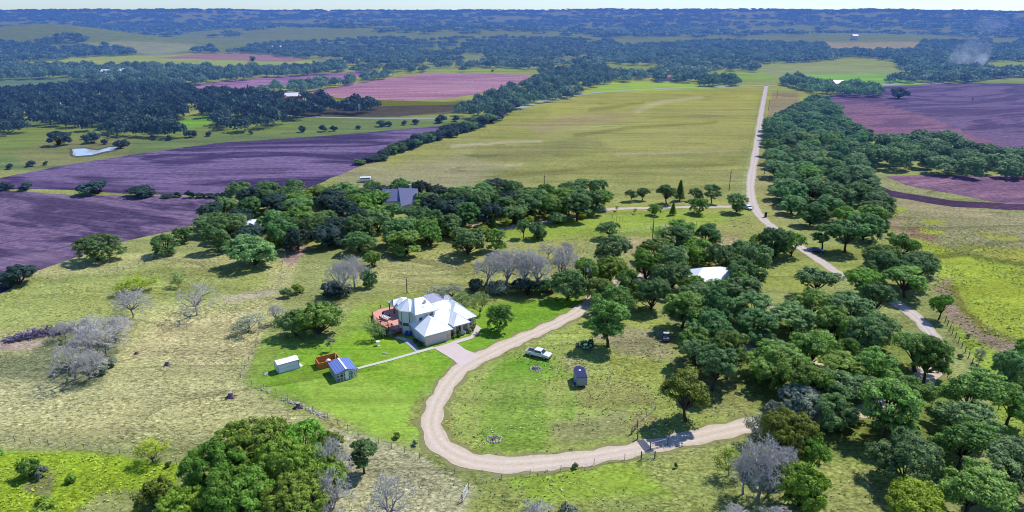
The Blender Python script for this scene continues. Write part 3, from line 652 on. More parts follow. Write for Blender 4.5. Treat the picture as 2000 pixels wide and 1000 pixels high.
# ---------------------------------------------------------------- trees that stand alone or can be told apart
for a in [
 (37,556,74,44,'round','shade','round dark shrubby oak at the left edge beside the violet ploughed field'),
 (193,508,86,56,'oak','oak_dark','dark spreading oak with a visible trunk at the corner of the ploughed field'),
 (324,497,56,40,'oak','oak_dark','smaller dark oak on the pasture, right of the field-corner oak'),
 (361,472,46,34,'oak','oak_dark','small dark oak touching the ploughed field edge, above the pasture oak'),
 (498,517,102,66,'round','oak_blue','large dense round oak standing alone on the pasture before the wood'),
 (546,479,50,38,'oak','olive','yellow-olive oak just behind the large round pasture oak'),
 (348,561,38,32,'sparse','feather','small light green tree above the two spreading dead trees'),
 (268,572,84,34,'sparse','lime','wide yellow-green airy tree behind the left spreading dead tree'),
 (260,621,96,66,'deads','oak','bare grey spreading tree with a dark forked trunk, left of its twin'),
 (386,616,104,66,'deads','oak','bare pale spreading tree, right one of the pair on the pasture'),
 (176,664,76,54,'deadd','oak','bluish grey bare tree at the back of the dead clump'),
 (228,668,90,56,'deadd','oak','grey bare tree at the right of the dead clump'),
 (148,742,104,86,'deads','oak','large pale bare tree at the front of the dead clump'),
 (182,706,110,84,'deadd','oak','tall pale bare tree in the middle of the dead clump'),
 (208,694,100,66,'deads','oak','bare tree crowded against the middle one of the dead clump'),
 (128,662,70,40,'deads','oak','low bare tree where the brush pile meets the dead clump'),
 (176,738,84,66,'deadd','oak','pale bare tree right beside the large front one of the dead clump'),
 (196,722,60,18,'bush','grey','grey scrub growing under the dead clump'),
 (625,652,92,70,'round','oak','large dense green oak beside the lawn left of the house'),
 (580,655,66,56,'round','oak_blue','dense lower oak growing against the large lawn oak'),
 (484,649,64,38,'sparse','grey','greyish feathery tree left of the lawn oaks'),
 (537,634,54,44,'dead','oak','small reddish bare tree between the grey feathery tree and lawn oaks'),
 (664,578,88,92,'deadd','oak','tall grey bare tree over dark scrub beyond the lawn'),
 (692,564,76,76,'deadd','oak','grey bare tree on the right of the tall one beyond the lawn'),
 (722,561,34,40,'bush','oak_dark','dark green bush at the right foot of the tall grey bare tree'),
 (658,578,60,30,'bush','shade','very dark scrub bush under the tall grey bare tree'),
 (728,520,34,32,'bush','oak','green bush behind the grey bare tree pair'),
 (562,580,28,20,'bush','feather','light olive bush left of the tall grey bare tree'),
 (584,572,28,20,'bush','olive','yellowish bush beside the light olive one'),
 (733,664,42,42,'sparse','feather','small airy tree on the lawn left of the deck'),
 (645,686,20,30,'young','grey','thin young tree on the lawn behind the cedar pen'),
 (977,644,62,58,'oak','oak','round green oak on the lawn right of the house'),
 (937,617,44,52,'sparse','feather','airy light green tree at the right corner of the house'),
 (905,606,60,36,'sparse','feather','wide light green tree behind the right end of the house'),
 (878,582,64,26,'sparse','grey','grey scrubby tree behind the house roof'),
 (850,578,44,20,'sparse','grey','low grey scrub tree behind the solar roof'),
 (944,562,100,84,'deadd','oak','bare grey tree at the left end of the dead row'),
 (984,568,100,92,'deadd','oak','bare grey tree, second of the dead row'),
 (1018,566,96,90,'deadd','oak','bare grey tree, third of the dead row'),
 (1054,563,100,92,'deadd','oak','bare lilac-grey tree, fourth of the dead row'),
 (1090,556,90,84,'deadd','oak','bare grey tree at the right end of the dead row'),
 (1110,510,48,46,'dead','oak','bare pale tree standing behind the right end of the dead row'),
 (1070,506,60,40,'dead','oak','bare tree behind the middle of the dead row'),
 (1030,575,66,34,'bush','shade','dark bush under the dead row'),
 (975,572,50,24,'bush','grey','grey scrub at the feet of the left half of the dead row'),
 (1068,572,54,30,'bush','oak_dark','dark green scrub at the feet of the right half of the dead row'),
 (930,566,40,22,'bush','shade','dark scrub at the left foot of the dead row'),
 (1140,560,60,60,'oak','oak','green oak left of the road just behind the utility pole'),
 (1108,586,76,64,'oak','oak_dark','dark oak between the dead row and the utility pole'),
 (1188,678,100,96,'tall','oak','tall oak with a clear straight trunk beside the tractor'),
 (1195,620,84,66,'oak','oak','green oak right behind the straight-trunk oak'),
 (1170,590,70,50,'oak','oak','green oak over the end of the visible driveway'),
 (1190,556,80,60,'oak','olive','olive-toned oak, third up the column behind the straight-trunk oak'),
 (1196,520,84,66,'oak','oak_blue','bluish oak, top of the column behind the straight-trunk oak'),
 (1188,466,60,38,'twisted','oak_dark','gnarled oak with an open crown standing alone on the meadow'),
 (1285,470,40,32,'sparse','oak','light open tree at the back of the wood by the meadow pole'),
 (1390,762,96,98,'tall','oak_blue','tall bluish oak with dark trunk in front of the wood, right of the trailer'),
 (1420,740,90,94,'tall','oak','tall green oak close behind the bluish one at the wood edge'),
 (1358,735,70,80,'tall','oak_blue','bluish leaning oak at the left of the wood edge pair'),
 (1340,822,110,98,'tall','olive','olive-green oak with dark trunk beside the driveway gate'),
 (1478,500,44,44,'oak','oak','left lobe oak of the broad clump by the dirt road'),
 (1508,506,70,66,'big','oak_dark','broad dark oak in the clump where the dirt road passes'),
 (1545,500,60,56,'oak','oak','right-hand green oak of the clump where the dirt road passes'),
 (1606,487,56,54,'tall','oak_dark','oak beside the parked blue car'),
 (1650,493,80,74,'tall','oak_dark','tall oak with a long bare trunk right of the parked blue car'),
 (1833,624,48,58,'tall','bright','light green tree standing alone beside the ploughed right field'),
 (1745,482,24,18,'bush','lime','bright lime bush at the right field corner'),
 (1741,466,18,14,'bush','bright','green bush just behind the bright lime one'),
 (1731,452,16,14,'bush','oak','small dark bush behind the two bright bushes'),
 (1232,393,28,26,'tall','oak_dark','small dark tree with thin trunk, left one of the pair by the big field'),
 (1254,391,28,26,'tall','oak_dark','small dark tree, right one of the pair by the big field'),
 (1302,398,42,40,'tall','oak_dark','dark tree immediately left of the pointed conifer'),
 (1327,392,26,46,'conifer','oak','pointed conifer rising above the row along the farm track'),
 (1314,420,20,28,'conifer','bright','small bright conifer in front of the pointed one'),
 (1278,420,32,24,'oak','bright','small round green tree on the meadow side of the farm track'),
 (1358,392,36,28,'oak','oak_dark','dark tree behind the row, right of the pointed conifer'),
 (1390,397,44,42,'tall','oak_dark','dark tree standing behind the farm track near its junction'),
 (1365,417,42,36,'oak','oak','green tree in front of the farm track, left of the white car'),
 (1437,415,54,42,'oak','oak_dark','dark oak shading the white car at the track junction'),
 (1240,418,10,12,'young','feather','tiny sapling beside the farm track'),
 (1205,412,12,12,'young','feather','tiny sapling at the left end of the farm track row'),
 (792,497,84,48,'oak','oak','front oak of the main wood, on the left of the gap'),
 (840,480,56,46,'oak','oak','mid green oak behind the gap in the wood front'),
 (915,497,84,58,'oak','oak_dark','large oak at the right front of the main wood'),
 (968,490,52,46,'oak','oak','smaller oak leaning at the right tip of the main wood'),
 (1022,465,30,44,'tall','oak_blue','narrow grey-green tree on the meadow left of the dark bush tree'),
 (1050,466,42,36,'round','oak_dark','dark round tree on the meadow with reddish top'),
 (1088,437,40,28,'round','oak_blue','round bluish bush tree beside the farm track bend'),
 (1137,427,20,14,'bush','lime','small lime bush below the oaks by the farm track'),
 (1100,414,28,22,'bush','lime','yellow-lime bush behind the narrow grey-green tree'),
 (988,446,24,24,'young','lime','bright lime young tree beside the farm track'),
 (1034,440,26,20,'bush','lime','bright yellow-lime bush left of the round bluish tree'),
 (946,452,36,16,'bush','lime','low lime bush at the wood edge near the farm track'),
 (963,447,22,30,'conifer','oak','small dark pointed tree by the farm track'),
 (888,470,30,20,'bush','lime','lime shrub in the wood front'),
 (300,902,72,46,'sparse','lime','small yellow-green tree on the fence line at lower left'),
 (303,990,78,54,'bush','olive','large olive bush below the small yellow-green tree'),
 (60,930,44,38,'bush','oak','dark green bush on the bright meadow at lower left'),
 (80,932,30,22,'bush','grey','greyish bush beside the dark green one at lower left'),
 (-14,905,56,50,'oak','oak','green tree cut by the left edge of the picture'),
 (90,1010,70,30,'bush','bright','bright green low bush at the bottom left'),
 (430,990,150,120,'big','bright','big bright green oak, left one of the bottom grove'),
 (500,940,150,118,'big','olive','big oak with the highest crown at the back of the bottom grove'),
 (575,975,150,126,'big','bright','big green oak in the middle of the bottom grove'),
 (470,1045,170,120,'big','bright','big oak at the bottom edge of the left grove'),
 (590,1050,150,110,'big','olive','olive oak at the bottom edge of the left grove'),
 (370,1040,110,90,'big','bright','bright oak at the left bottom of the left grove'),
 (645,900,64,60,'oak','olive','small dark oak behind the grey tree of the bottom grove'),
 (640,992,96,96,'oak','olive','olive oak filling the right side of the bottom grove'),
 (600,925,110,96,'oak','bright','bright oak at the upper right of the bottom grove'),
 (712,925,66,66,'tall','oak_dark','dark thin-crowned oak between the two bare trees at the bottom'),
 (662,975,116,122,'deadd','oak','tall bare grey tree at the right of the bottom grove'),
 (645,1030,110,116,'deadd','oak','bare tree at the bottom edge right of the grove'),
 (760,1035,130,112,'dead','oak','wide pale bare tree at the bottom centre-left'),
 (1045,1035,90,60,'deadd','oak','pale bare scrub at the bottom centre'),
 (1110,1040,70,50,'bush','grey','grey-green bush at the bottom centre'),
 (1345+78,930,74,52,'sparse','olive','olive thin tree on the left of the bottom right bare tree'),
 (1478,975,130,128,'deadd','oak','tall bare grey tree amid the green oaks at lower right'),
 (1500,955,110,104,'deadd','oak','second bare grey tree just behind the tall lower right one'),
 (1452,965,80,84,'deadd','oak','smaller bare tree on the left of the tall lower right one'),
 (1480,870,70,60,'sparse','grey','grey-green thin tree behind the lower right bare tree'),
 (1530,905,120,100,'big','olive','dark olive oak behind the lower right bare tree'),
 (1575,925,90,80,'oak','bright','bright green oak right of the lower bare tree'),
 (1560,990,100,84,'round','bright','round bright green oak in front at lower right'),
 (1440,1035,110,60,'deadd','oak','pale bare scrub at the bottom edge, left of its neighbour'),
 (1530,1045,110,60,'deadd','oak','pale bare scrub at the bottom edge below the round bright oak'),
 (1480,1040,80,50,'bush','grey','grey-green bush between the pale scrubs at the bottom'),
 (1790,1050,140,96,'oak','lime','bright yellow-green oak at the bottom right'),
 (1560,815,110,66,'oak','grey','pale grey-green oak over the hidden driveway bend'),
 (1505,842,70,58,'oak','grey','grey-green oak where the driveway slips under the trees'),
 (1625,838,84,70,'oak','oak_blue','bluish oak hiding the shady driveway bend'),
 (1965,830,90,84,'tall','oak','oak with leaning trunk at the right edge'),
 (1960,760,80,76,'oak','oak_blue','bluish oak at the right edge behind the leaning one'),
 (1995,720,60,60,'oak','oak','green oak cut by the right edge'),
 (2010,800,60,60,'tall','oak','thin oak cut by the right edge, lower one'),
 (1910,710,26,30,'sparse','grey','small bare-looking grey tree beside the right fence'),
 (1755,192,36,24,'oak','shade','single round dark tree on the big ploughed field at right'),
 (185,378,68,26,'bush','shade','big dark bush on the strip between the two violet fields'),
 (12,370,40,16,'bush','shade','dark bush at the left end of the strip between violet fields'),
 (50,371,30,16,'bush','shade','second dark bush from the left on the field strip'),
 (280,382,66,22,'bush','shade','wide low dark bush in the middle of the field strip'),
 (117,284,46,30,'oak','shade','dark tree left of the pond'),
 (1352,588,62,52,'oak','bright','bright green oak low in front of the white-roofed house'),
 (1400,592,60,50,'oak','oak_blue','bluish oak standing directly before the white-roofed house'),
 (1436,575,54,50,'oak','oak','green oak covering the right corner of the white-roofed house'),
 (762,428,50,34,'oak','oak_dark','dark oak hiding the left foot of the grey-roofed house'),
 (812,434,50,34,'oak','oak_blue','bluish oak before the right foot of the grey-roofed house'),
 (1226,575,60,50,'oak','oak','green oak on the inner side of the hidden driveway end'),
 (1610,655,40,34,'oak','oak','green oak beside the small grey roof among the oaks'),
 (1648,725,52,66,'tall','oak','oak with a bare bent trunk in the clearing of the right wood'),
]:
    T(*a)
# ---------------------------------------------------------------- woods: every tree on its own, spaced as trees stand
ORD = ['nearest', 'second nearest', 'third nearest', 'fourth nearest', 'fifth nearest', 'sixth nearest', 'seventh nearest', 'eighth nearest', 'ninth nearest', 'tenth nearest'] + [f'{n} nearest' for n in ('eleventh', 'twelfth', 'thirteenth', 'fourteenth', 'fifteenth', 'sixteenth', 'seventeenth', 'eighteenth', 'nineteenth', 'twentieth')] + [f'{k}th nearest' for k in range(21, 200)]
TONE = dict(oak='green', oak_blue='bluish-green', oak_dark='dark green', olive='olive', bright='bright green', shade='very dark', grey='grey-green', lime='lime green', far='dull green', feather='pale green')
def inpoly(p, poly):
    c = False; n = len(poly)
    for i in range(n):
        ax, ay = poly[i]; bx, by = poly[(i + 1) % n]
        if (ay > p[1]) != (by > p[1]) and p[0] < (bx - ax) * (p[1] - ay) / (by - ay) + ax: c = not c
    return c
OPEN_ROAD = [[Vector(G(*q)) for q in seg] for seg in ([(1467,350),(1467,385),(1473,405),(1492,430),(1530,458),(1570,488),(1605,512),(1636,533)], [(1770,604),(1795,625),(1820,655),(1830,690)]  )]
def near_road(p):
    for seg in OPEN_ROAD:
        for a, b in zip(seg[:-1], seg[1:]):
            for k in range(6):
                q = a.lerp(b, k / 5)
                if abs(p[0] - q.x) < 8.8 and -17 < p[1] - q.y < 6.5: return True
    return False
def fill(poly, spacing, seed, holes=(), zc=4.5, tries=9000, hfun=False, jit=.25):
    W = [G(u, v, zc) for u, v in poly]; Hs = [[G(u, v, zc) for u, v in h] for h in holes]
    r = random.Random(seed); x0 = min(p[0] for p in W); x1 = max(p[0] for p in W); y0 = min(p[1] for p in W); y1 = max(p[1] for p in W)
    out = []
    for _ in range(tries):
        p = (r.uniform(x0, x1), r.uniform(y0, y1))
        if not inpoly(p, W) or any(inpoly(p, h) for h in Hs): continue
        if near_road(p): continue
        s = spacing * r.uniform(.88, 1.2)
        if all((p[0] - q[0]) ** 2 + (p[1] - q[1]) ** 2 > s * s for q in out): out.append(p)
    return out
def wood(poly, spacing, seed, kinds, leaves, where, group, marks, holes=(), wr=(10., 14.), hr=(7., 9.5)):
    r = random.Random(seed + 1); P = fill(poly, spacing, seed, holes)
    P.sort(key=lambda p: p[1]); rec = []
    for p in P:
        kd = r.choice(kinds); lf = r.choice(leaves); w_ = r.uniform(*wr); h_ = r.uniform(*hr)
        if kd == 'bush': w_ *= .5; h_ *= .5
        mk = min(marks, key=lambda m: math.hypot(G(*m[0])[0] - p[0], G(*m[0])[1] - p[1])); q = G(*mk[0])
        rec.append((p, kd, lf, w_, h_, mk, math.hypot(q[0] - p[0], q[1] - p[1])))
    cnt = {}
    for i in sorted(range(len(rec)), key=lambda i: rec[i][6]):
        p, kd, lf, w_, h_, mk, d = rec[i]; key = (mk[1], TONE[lf]); n = cnt.get(key, 0); cnt[key] = n + 1
        nm = 'shrub' if kd == 'bush' else 'oak'
        tree(p[0], p[1], kd, lf, f'{TONE[lf]} {nm}, {ORD[n]} of its tone to {mk[1]}, {where}', w=w_, h=h_, group=group)
    return P
belt = [(1505,270),(1560,266),(1684,286),(1680,318),(1692,360),(1728,398),(1732,430),(1700,448),(1640,430),(1575,432),(1530,402),(1512,350),(1508,300)]
wood(belt, 9.3, 11, ['oak', 'oak', 'round', 'oak'], ['oak_blue', 'oak_blue', 'oak_dark', 'oak', 'oak_dark'], 'long belt', 'oaks of the belt beside the straight dirt road',
     [((1700,450), 'the near end'), ((1690,290), 'the far field corner'), ((1500,340), 'the straight road'), ((1692,350), 'the clay ploughed corner')], wr=(11, 14.5))
def dense_lod():
    out = []
    for cm, _ in PROTO['oak']:
        V = np.empty(len(cm.vertices) * 3, np.float32); cm.vertices.foreach_get('co', V); V = V.reshape(-1, 4, 3); t = np.empty(len(cm.vertices), np.float32); cm.attributes['tone'].data.foreach_get('value', t); t = t.reshape(-1, 4)
        k = np.random.RandomState(len(out)).rand(len(V)) < .3; V = V[k]; t = t[k]; c = V.mean(1, keepdims=True); V = c + (V - c) * 1.65
        out.append(((V / np.array([6, 6, 8.8])).reshape(-1, 3), t.reshape(-1)))
    return out
def far_belt(label, poly, sp, seed, mat, **k):
    woodland('woodland', label, [p for p in fill(poly, sp, seed)], mat, seed=seed, lod=dense_lod(), **k)
GREYH = [(742,378),(828,378),(828,424),(800,428),(742,412)]; WSHED = [(468,412),(520,412),(520,452),(468,452)]
wood([(398,430),(425,398),(480,376),(545,366),(640,370),(700,362),(755,368),(830,372),(900,376),(915,392),(905,420),(880,440),(820,452),(740,466),(640,470),(590,470),(565,452),(420,470),(400,450)], 8.8, 14,
     ['oak', 'oak', 'round', 'oak'], ['oak_dark', 'oak_dark', 'shade', 'oak_blue', 'oak'], 'main wood', 'oaks of the main wood in the middle',
     [((785,400), 'the grey-roofed house'), ((492,430), 'the small white roof'), ((400,440), 'the violet field'), ((600,470), 'the wood front'), ((640,372), 'the wood back'), ((890,430), 'the right end')], holes=[GREYH, WSHED], wr=(10, 13.5), hr=(6.8, 9))
wood([(918,372),(980,366),(1030,376),(1042,400),(1038,418),(960,424),(905,420),(900,395)], 8.6, 15, ['oak', 'oak', 'tall'], ['oak_dark', 'oak_dark', 'oak_blue', 'shade'], 'middle clump', 'oaks of the middle clump',
     [((970,424), 'the farm track'), ((950,372), 'the big field')], wr=(10, 13))
wood([(1055,372),(1120,362),(1185,372),(1192,390),(1180,404),(1120,414),(1050,410)], 8.4, 16, ['oak', 'oak', 'tall'], ['oak_dark', 'oak', 'oak_dark', 'oak_blue'], 'track-end clump', 'oaks of the right middle clump',
     [((1120,420), 'the farm track'), ((1120,362), 'the big field')], wr=(10, 13))
# hedgerow of big shrubs between the violet field and the big field
hr_ = [(700,322),(718,316),(735,312),(752,308),(770,303),(788,296),(806,292),(820,284),(838,278),(852,276),(868,268),(882,266),(896,262),(912,256),(926,250),(938,246),(952,240),(965,234),(978,226),(990,218)]
for i, (u, v) in enumerate(hr_):
    for j in range(2 if i > 3 else 1):
        T(u + TR.uniform(-6, 6) + j * 5, v + TR.uniform(-2, 2) - j * 5, TR.uniform(26, 38), TR.uniform(17, 25) if i > 2 else 13, 'round', TR.choice(['shade', 'oak_dark', 'shade']),
          f'dark {"outer" if j == 0 else "inner"} shrub tree of the hedgerow, {ORD[i]} to its near end', group='shrub trees of the dark hedgerow', name='hedgerow_tree')
for i, u in enumerate([330, 348, 372, 392, 410, 428, 446, 470, 492]):
    T(u, 385 + TR.uniform(-1, 2), TR.uniform(16, 30), TR.uniform(8, 16), 'bush', 'shade', f'low dark bush on the violet field strip, {ORD[i]} to the wide low bush', group='bushes on the field strip')
for i, (u, v, w_) in enumerate([(236,290,22),(246,285,18),(205,282,14),(180,279,30),(165,272,12),(210,268,10),(300,272,12),(330,274,14),(372,268,20),(490,262,9),(590,258,16),(632,257,18),(652,256,14),(700,252,10),(746,247,18),(760,247,14),(790,244,12),(812,243,14),(860,240,22),(890,237,16),(20,330,14),(60,325,16),(90,322,10),(300,274,8),(408,266,12)]):
    T(u, v, w_ * 1.2, w_ * .8, 'bush', 'shade', f'dark bush scattered along the back edge of the upper violet field', group='bushes behind the violet field')
# the woods around the white-roofed house and the big wood at the right
wroof = [(1325,505),(1450,505),(1446,562),(1385,572),(1328,560)]
MK = [((1390,545), 'the white-roofed house'), ((1240,540), 'the pinkish drive'), ((1300,660), 'the utility buggy'), ((1490,655), 'the small grey roof')]
wood([(1262,470),(1330,458),(1430,470),(1495,490),(1505,540),(1500,570),(1488,600),(1480,640),(1420,655),(1370,680),(1320,640),(1300,600),(1262,560),(1240,520)], 9.4, 17, ['oak', 'oak', 'tall'], ['oak', 'oak_blue', 'oak_blue', 'oak_dark', 'oak_dark', 'bright'], 'home wood', 'oaks of the home wood', MK, holes=[wroof, [(1470,560),(1530,560),(1540,610),(1480,620)]], wr=(9.5, 12.5), hr=(7, 9.5))
clear1 = [(1610,655),(1680,650),(1690,720),(1600,720)]
wood([(1530,575),(1600,545),(1680,545),(1690,495),(1740,478),(1800,495),(1815,555),(1805,585),(1770,612),(1790,650),(1800,690),(1740,700),(1700,680),(1660,640),(1600,640),(1540,625)], 9.4, 18, ['oak', 'oak', 'tall'], ['oak', 'oak_blue', 'oak_blue', 'oak', 'oak_dark', 'bright'], 'road-bend wood', 'oaks inside the road bend',
     [((1690,520), 'the hidden dirt road'), ((1800,570), 'the right field corner'), ((1600,600), 'the sunny clearing'), ((1830,660), 'the road bend'), ((1540,610), 'the short farm track')], wr=(10, 13), hr=(7, 9.5))
wood([(1490,690),(1560,660),(1640,668),(1660,730),(1640,770),(1560,770),(1500,740)], 9.4, 19, ['tall', 'oak'], ['bright', 'oak', 'olive', 'oak'], 'bright clump', 'bright oaks by the small grey roof',
     [((1500,690), 'the small grey roof'), ((1650,760), 'the wood by the driveway')], wr=(10, 13), hr=(7.5, 10))
wood([(1700,690),(1780,700),(1860,690),(1890,740),(1905,790),(1880,820),(1940,850),(1990,880),(2030,940),(2020,1010),(1900,1000),(1830,960),(1760,900),(1690,850),(1640,800),(1650,760),(1700,740)], 9.2, 20, ['tall', 'tall', 'oak'], ['oak', 'oak_blue', 'oak_blue', 'oak'], 'lower right wood', 'oaks of the lower right wood',
     [((1700,860), 'the shady bend'), ((1880,760), 'the right fence strip'), ((1960,960), 'the bottom right corner'), ((1780,760), 'the road bend')], wr=(10, 13.5), hr=(8, 10.5))
# ---------------------------------------------------------------- far woods: nobody could count these
def lod_mesh(seed, N=400, f=1.):
    r = np.random.RandomState(seed)
    C = np.array([(0, 0, .55), (.42, .1, .45), (-.35, .3, .42), (.05, -.45, .46), (-.2, -.2, .62)]); k = r.randint(0, 5, N)
    D = r.normal(size=(N, 3)); D[:, 2] = np.abs(D[:, 2]) * .9 - .25; D /= np.linalg.norm(D, axis=1)[:, None]
    P = C[k] + D * np.array([.5, .5, .36]) * r.uniform(.8, 1.05, (N, 1)); P[:, 2] = np.maximum(P[:, 2], .04)
    Nn = D + r.normal(size=(N, 3)) * .45; Nn /= np.linalg.norm(Nn, axis=1)[:, None]
    T_ = np.cross(Nn, r.normal(size=(N, 3))); T_ /= np.linalg.norm(T_, axis=1)[:, None]; B = np.cross(Nn, T_)
    s = r.uniform(.055, .13, (N, 1)) * f
    return np.stack([P + T_ * s, P + B * s * .8, P - T_ * s, P - B * s * .8], 1).reshape(-1, 3), np.repeat(np.clip(.5 + .5 * r.normal(size=N) * .6, 0, 1), 4)
LOD = [lod_mesh(i) for i in range(6)]; LOD2 = [lod_mesh(i, 170, 1.5) for i in range(6)]; LOD3 = [lod_mesh(i, 64, 2.3) for i in range(6)]
def woodland(name, label, pts, mat, wr=(11, 16), hr=(7, 11), seed=0, lod=None):
    r = np.random.RandomState(seed); VV = []; TT_ = []
    for (x, y) in pts:
        V, t = (lod or LOD)[r.randint(6)]; a = r.uniform(0, 6.28); w_ = r.uniform(*wr); h_ = r.uniform(*hr); c, s = math.cos(a), math.sin(a)
        q = np.stack([(V[:, 0] * c - V[:, 1] * s) * w_ * .52, (V[:, 0] * s + V[:, 1] * c) * w_ * .52, V[:, 2] * h_ + float(hgt(x, y))], 1) + np.array([x, y, 0]); VV.append(q)
        TT_.append(np.clip(t * .7 + r.uniform(-.12, .3), 0, 1))
    if not VV: return
    V = np.concatenate(VV); me = arrmesh(name, V, np.arange(len(V)).reshape(-1, 4), mat, np.concatenate(TT_))
    o = bpy.data.objects.new(name, me); COL.objects.link(o); tag(o, label, 'woodland', kind='stuff'); return o
def scatter(poly, spacing, seed, holes=(), keep=1.):
    """points on the land (hills too) inside a survey outline"""
    r = random.Random(seed); xs = [p[0] for p in poly]; ys_ = [p[1] for p in poly]; out = []; cell = {}
    v0, v1 = min(ys_), max(ys_)
    W = [GH(u, v) for u, v in poly]; W = [p for p in W if p]
    x0 = min(p[0] for p in W); x1 = max(p[0] for p in W); y0 = min(p[1] for p in W); y1 = max(p[1] for p in W)
    n = int((x1 - x0) * (y1 - y0) / spacing ** 2 * 1.9)
    X = np.array([r.uniform(x0, x1) for _ in range(n)]); Y = np.array([r.uniform(y0, y1) for _ in range(n)])
    Z = hgt(X, Y); uu, vv = to_uv(X, Y, Z + 3); ok = polydist(uu, vv, poly) > 0
    for h in holes: ok &= polydist(uu, vv, h) < 0
    if keep < 1: ok &= fbm(X / 70, Y / 70, seed, 3) < .35 + keep * .3
    for x, y in zip(X[ok], Y[ok]):
        i, j = int(x // spacing), int(y // spacing)
        if any((x - q[0]) ** 2 + (y - q[1]) ** 2 < (spacing * .8) ** 2 for a in (-1, 0, 1) for b in (-1, 0, 1) for q in cell.get((i + a, j + b), ())): continue
        cell.setdefault((i, j), []).append((x, y)); out.append((float(x), float(y)))
    return out
roseA = [(556,186),(640,170),(740,152),(850,139),(1036,143),(1052,156),(985,172),(930,186),(880,194),(800,199),(730,196),(660,196),(600,192)]
mauve = [(364,168),(420,158),(560,146),(722,136),(742,148),(640,160),(560,168),(480,177),(400,178)]
grn1 = [(-60,150),(150,147),(222,160),(130,170),(-60,180)]
far_belt('farthest stretch of the oak belt beside the straight dirt road', [(1560,212),(1600,190),(1640,222),(1690,262),(1684,282),(1560,262),(1505,266),(1505,240),(1545,222)], 10., 12, LM['oak_dark'], wr=(12, 16), hr=(8, 10))
far_belt('cross hedge of oaks between the two right-hand ploughed fields', [(1690,278),(1760,268),(1830,268),(1900,292),(2060,312),(2120,330),(1900,329),(1800,320),(1700,312)], 10., 13, LM['oak_blue'], wr=(12, 16), hr=(8, 10.5))
woodland('woodland', 'dark blue-green woodland filling the valley at the left',
    scatter([(-80,186),(80,172),(140,168),(300,168),(420,180),(560,186),(660,198),(720,200),(745,206),(700,218),(600,222),(560,232),(480,250),(420,252),(415,238),(350,238),(355,258),(300,272),(245,268),(235,256),(150,248),(140,235),(90,240),(0,258),(-80,262)], 11.5, 31, holes=[roseA, mauve, [(340,226),(412,222),(408,246),(345,254)], [(120,212),(200,210),(200,214),(120,216)], [(560,186),(590,184),(600,202),(560,204)]]), LM['shade'], seed=1, wr=(12, 18), hr=(8, 12))
woodland('woodland', 'green woodland strip behind the first valley field at the left', scatter([(-80,134),(0,128),(100,128),(330,128),(430,134),(560,132),(640,128),(700,132),(620,146),(480,152),(400,158),(360,168),(300,172),(210,166),(200,155),(120,150),(0,152),(-80,156)], 13, 32, holes=[mauve]), LM['far'], seed=2, wr=(13, 19), hr=(8, 12))
woodland('woodland', 'tree line between the mauve and the rose ploughed fields', scatter([(470,176),(560,166),(650,158),(740,146),(765,142),(768,148),(700,158),(600,176),(500,182)], 11, 33), LM['far'], seed=3, wr=(11, 15))
woodland('woodland', 'woodland running down from the hills beside the far lane', scatter([(985,176),(1040,160),(1055,140),(1180,128),(1195,142),(1190,158),(1140,172),(1120,186),(1060,196),(1010,212),(980,222),(950,232),(900,226),(885,214),(920,208),(940,190)], 11.5, 34), LM['far'], seed=4)
woodland('woodland', 'scrubby copse on the slope above the hedgerow', scatter([(780,200),(880,196),(985,178),(990,190),(960,204),(880,208),(800,206)], 15, 35, keep=.6), LM['far'], seed=5, wr=(8, 13), hr=(4, 8))
holesR = [[(1178,122),(1306,126),(1306,138),(1185,144)], [(1385,134),(1510,138),(1560,146),(1780,140),(1806,168),(1560,170),(1480,170),(1380,164)], [(1470,122),(1620,116),(1660,108),(1745,116),(1765,142),(1560,146),(1500,140)],
          [(1600,80),(1805,80),(1790,99),(1620,99)], [(1915,118),(2200,116),(2200,134),(1925,136)], [(1930,76),(1990,78),(1985,90),(1940,88)], [(1130,182),(1200,158),(1380,160),(1380,176),(1190,184)], [(1756,162),(1900,156),(1990,146),(2200,130),(2200,185),(1900,172),(1760,174)]]
woodland('woodland', 'hazy blue woodland spreading over the far right valley', scatter([(1180,92),(1400,80),(1600,86),(1800,80),(2120,78),(2120,156),(1990,146),(1900,156),(1780,160),(1700,162),(1560,150),(1500,140),(1400,134),(1370,160),(1300,158),(1200,158),(1190,140),(1130,128)], 15, 36, holes=holesR), LM['far'], seed=6, wr=(15, 22), hr=(8, 12), lod=LOD2)
woodland('woodland', 'copse with a white roof behind the wine-red field', scatter([(1572,172),(1610,162),(1680,164),(1722,178),(1724,190),(1640,190),(1590,184)], 10.5, 37, holes=[[(1626,164),(1646,164),(1646,174),(1626,174)]]), LM['oak_blue'], seed=7, wr=(12, 17))
woodland('woodland', 'tree band along the far right lane', scatter([(1735,152),(1800,148),(1900,150),(1940,138),(2100,134),(2100,146),(1990,144),(1900,156),(1820,162),(1740,163)], 11, 38), LM['far'], seed=8)
woodland('woodland', 'dark trees at the head of the straight dirt road', scatter([(1370,152),(1430,148),(1442,164),(1375,170)], 9, 39) + scatter([(1520,156),(1560,152),(1600,160),(1606,176),(1570,178),(1540,166)], 9.5, 40) + scatter([(1275,150),(1370,152),(1372,158),(1280,158)], 16, 41), LM['oak_blue'], seed=9)
holesH = [[(-60,130),(-60,118),(170,108),(390,100),(500,102),(620,116),(600,130),(400,133)], [(160,84),(300,78),(425,92),(300,110)], [(845,130),(1025,130),(1025,141),(845,141)]]
woodland('woodland', 'woodland with pale clearings over the middle hills', scatter([(430,104),(520,84),(760,74),(1000,72),(1200,78),(1210,96),(1130,128),(1040,138),(1000,134),(860,130),(740,138),(660,128),(620,112),(520,108)], 15, 42, holes=holesH, keep=.75), LM['far'], seed=10, wr=(14, 20), hr=(7, 11), lod=LOD2)
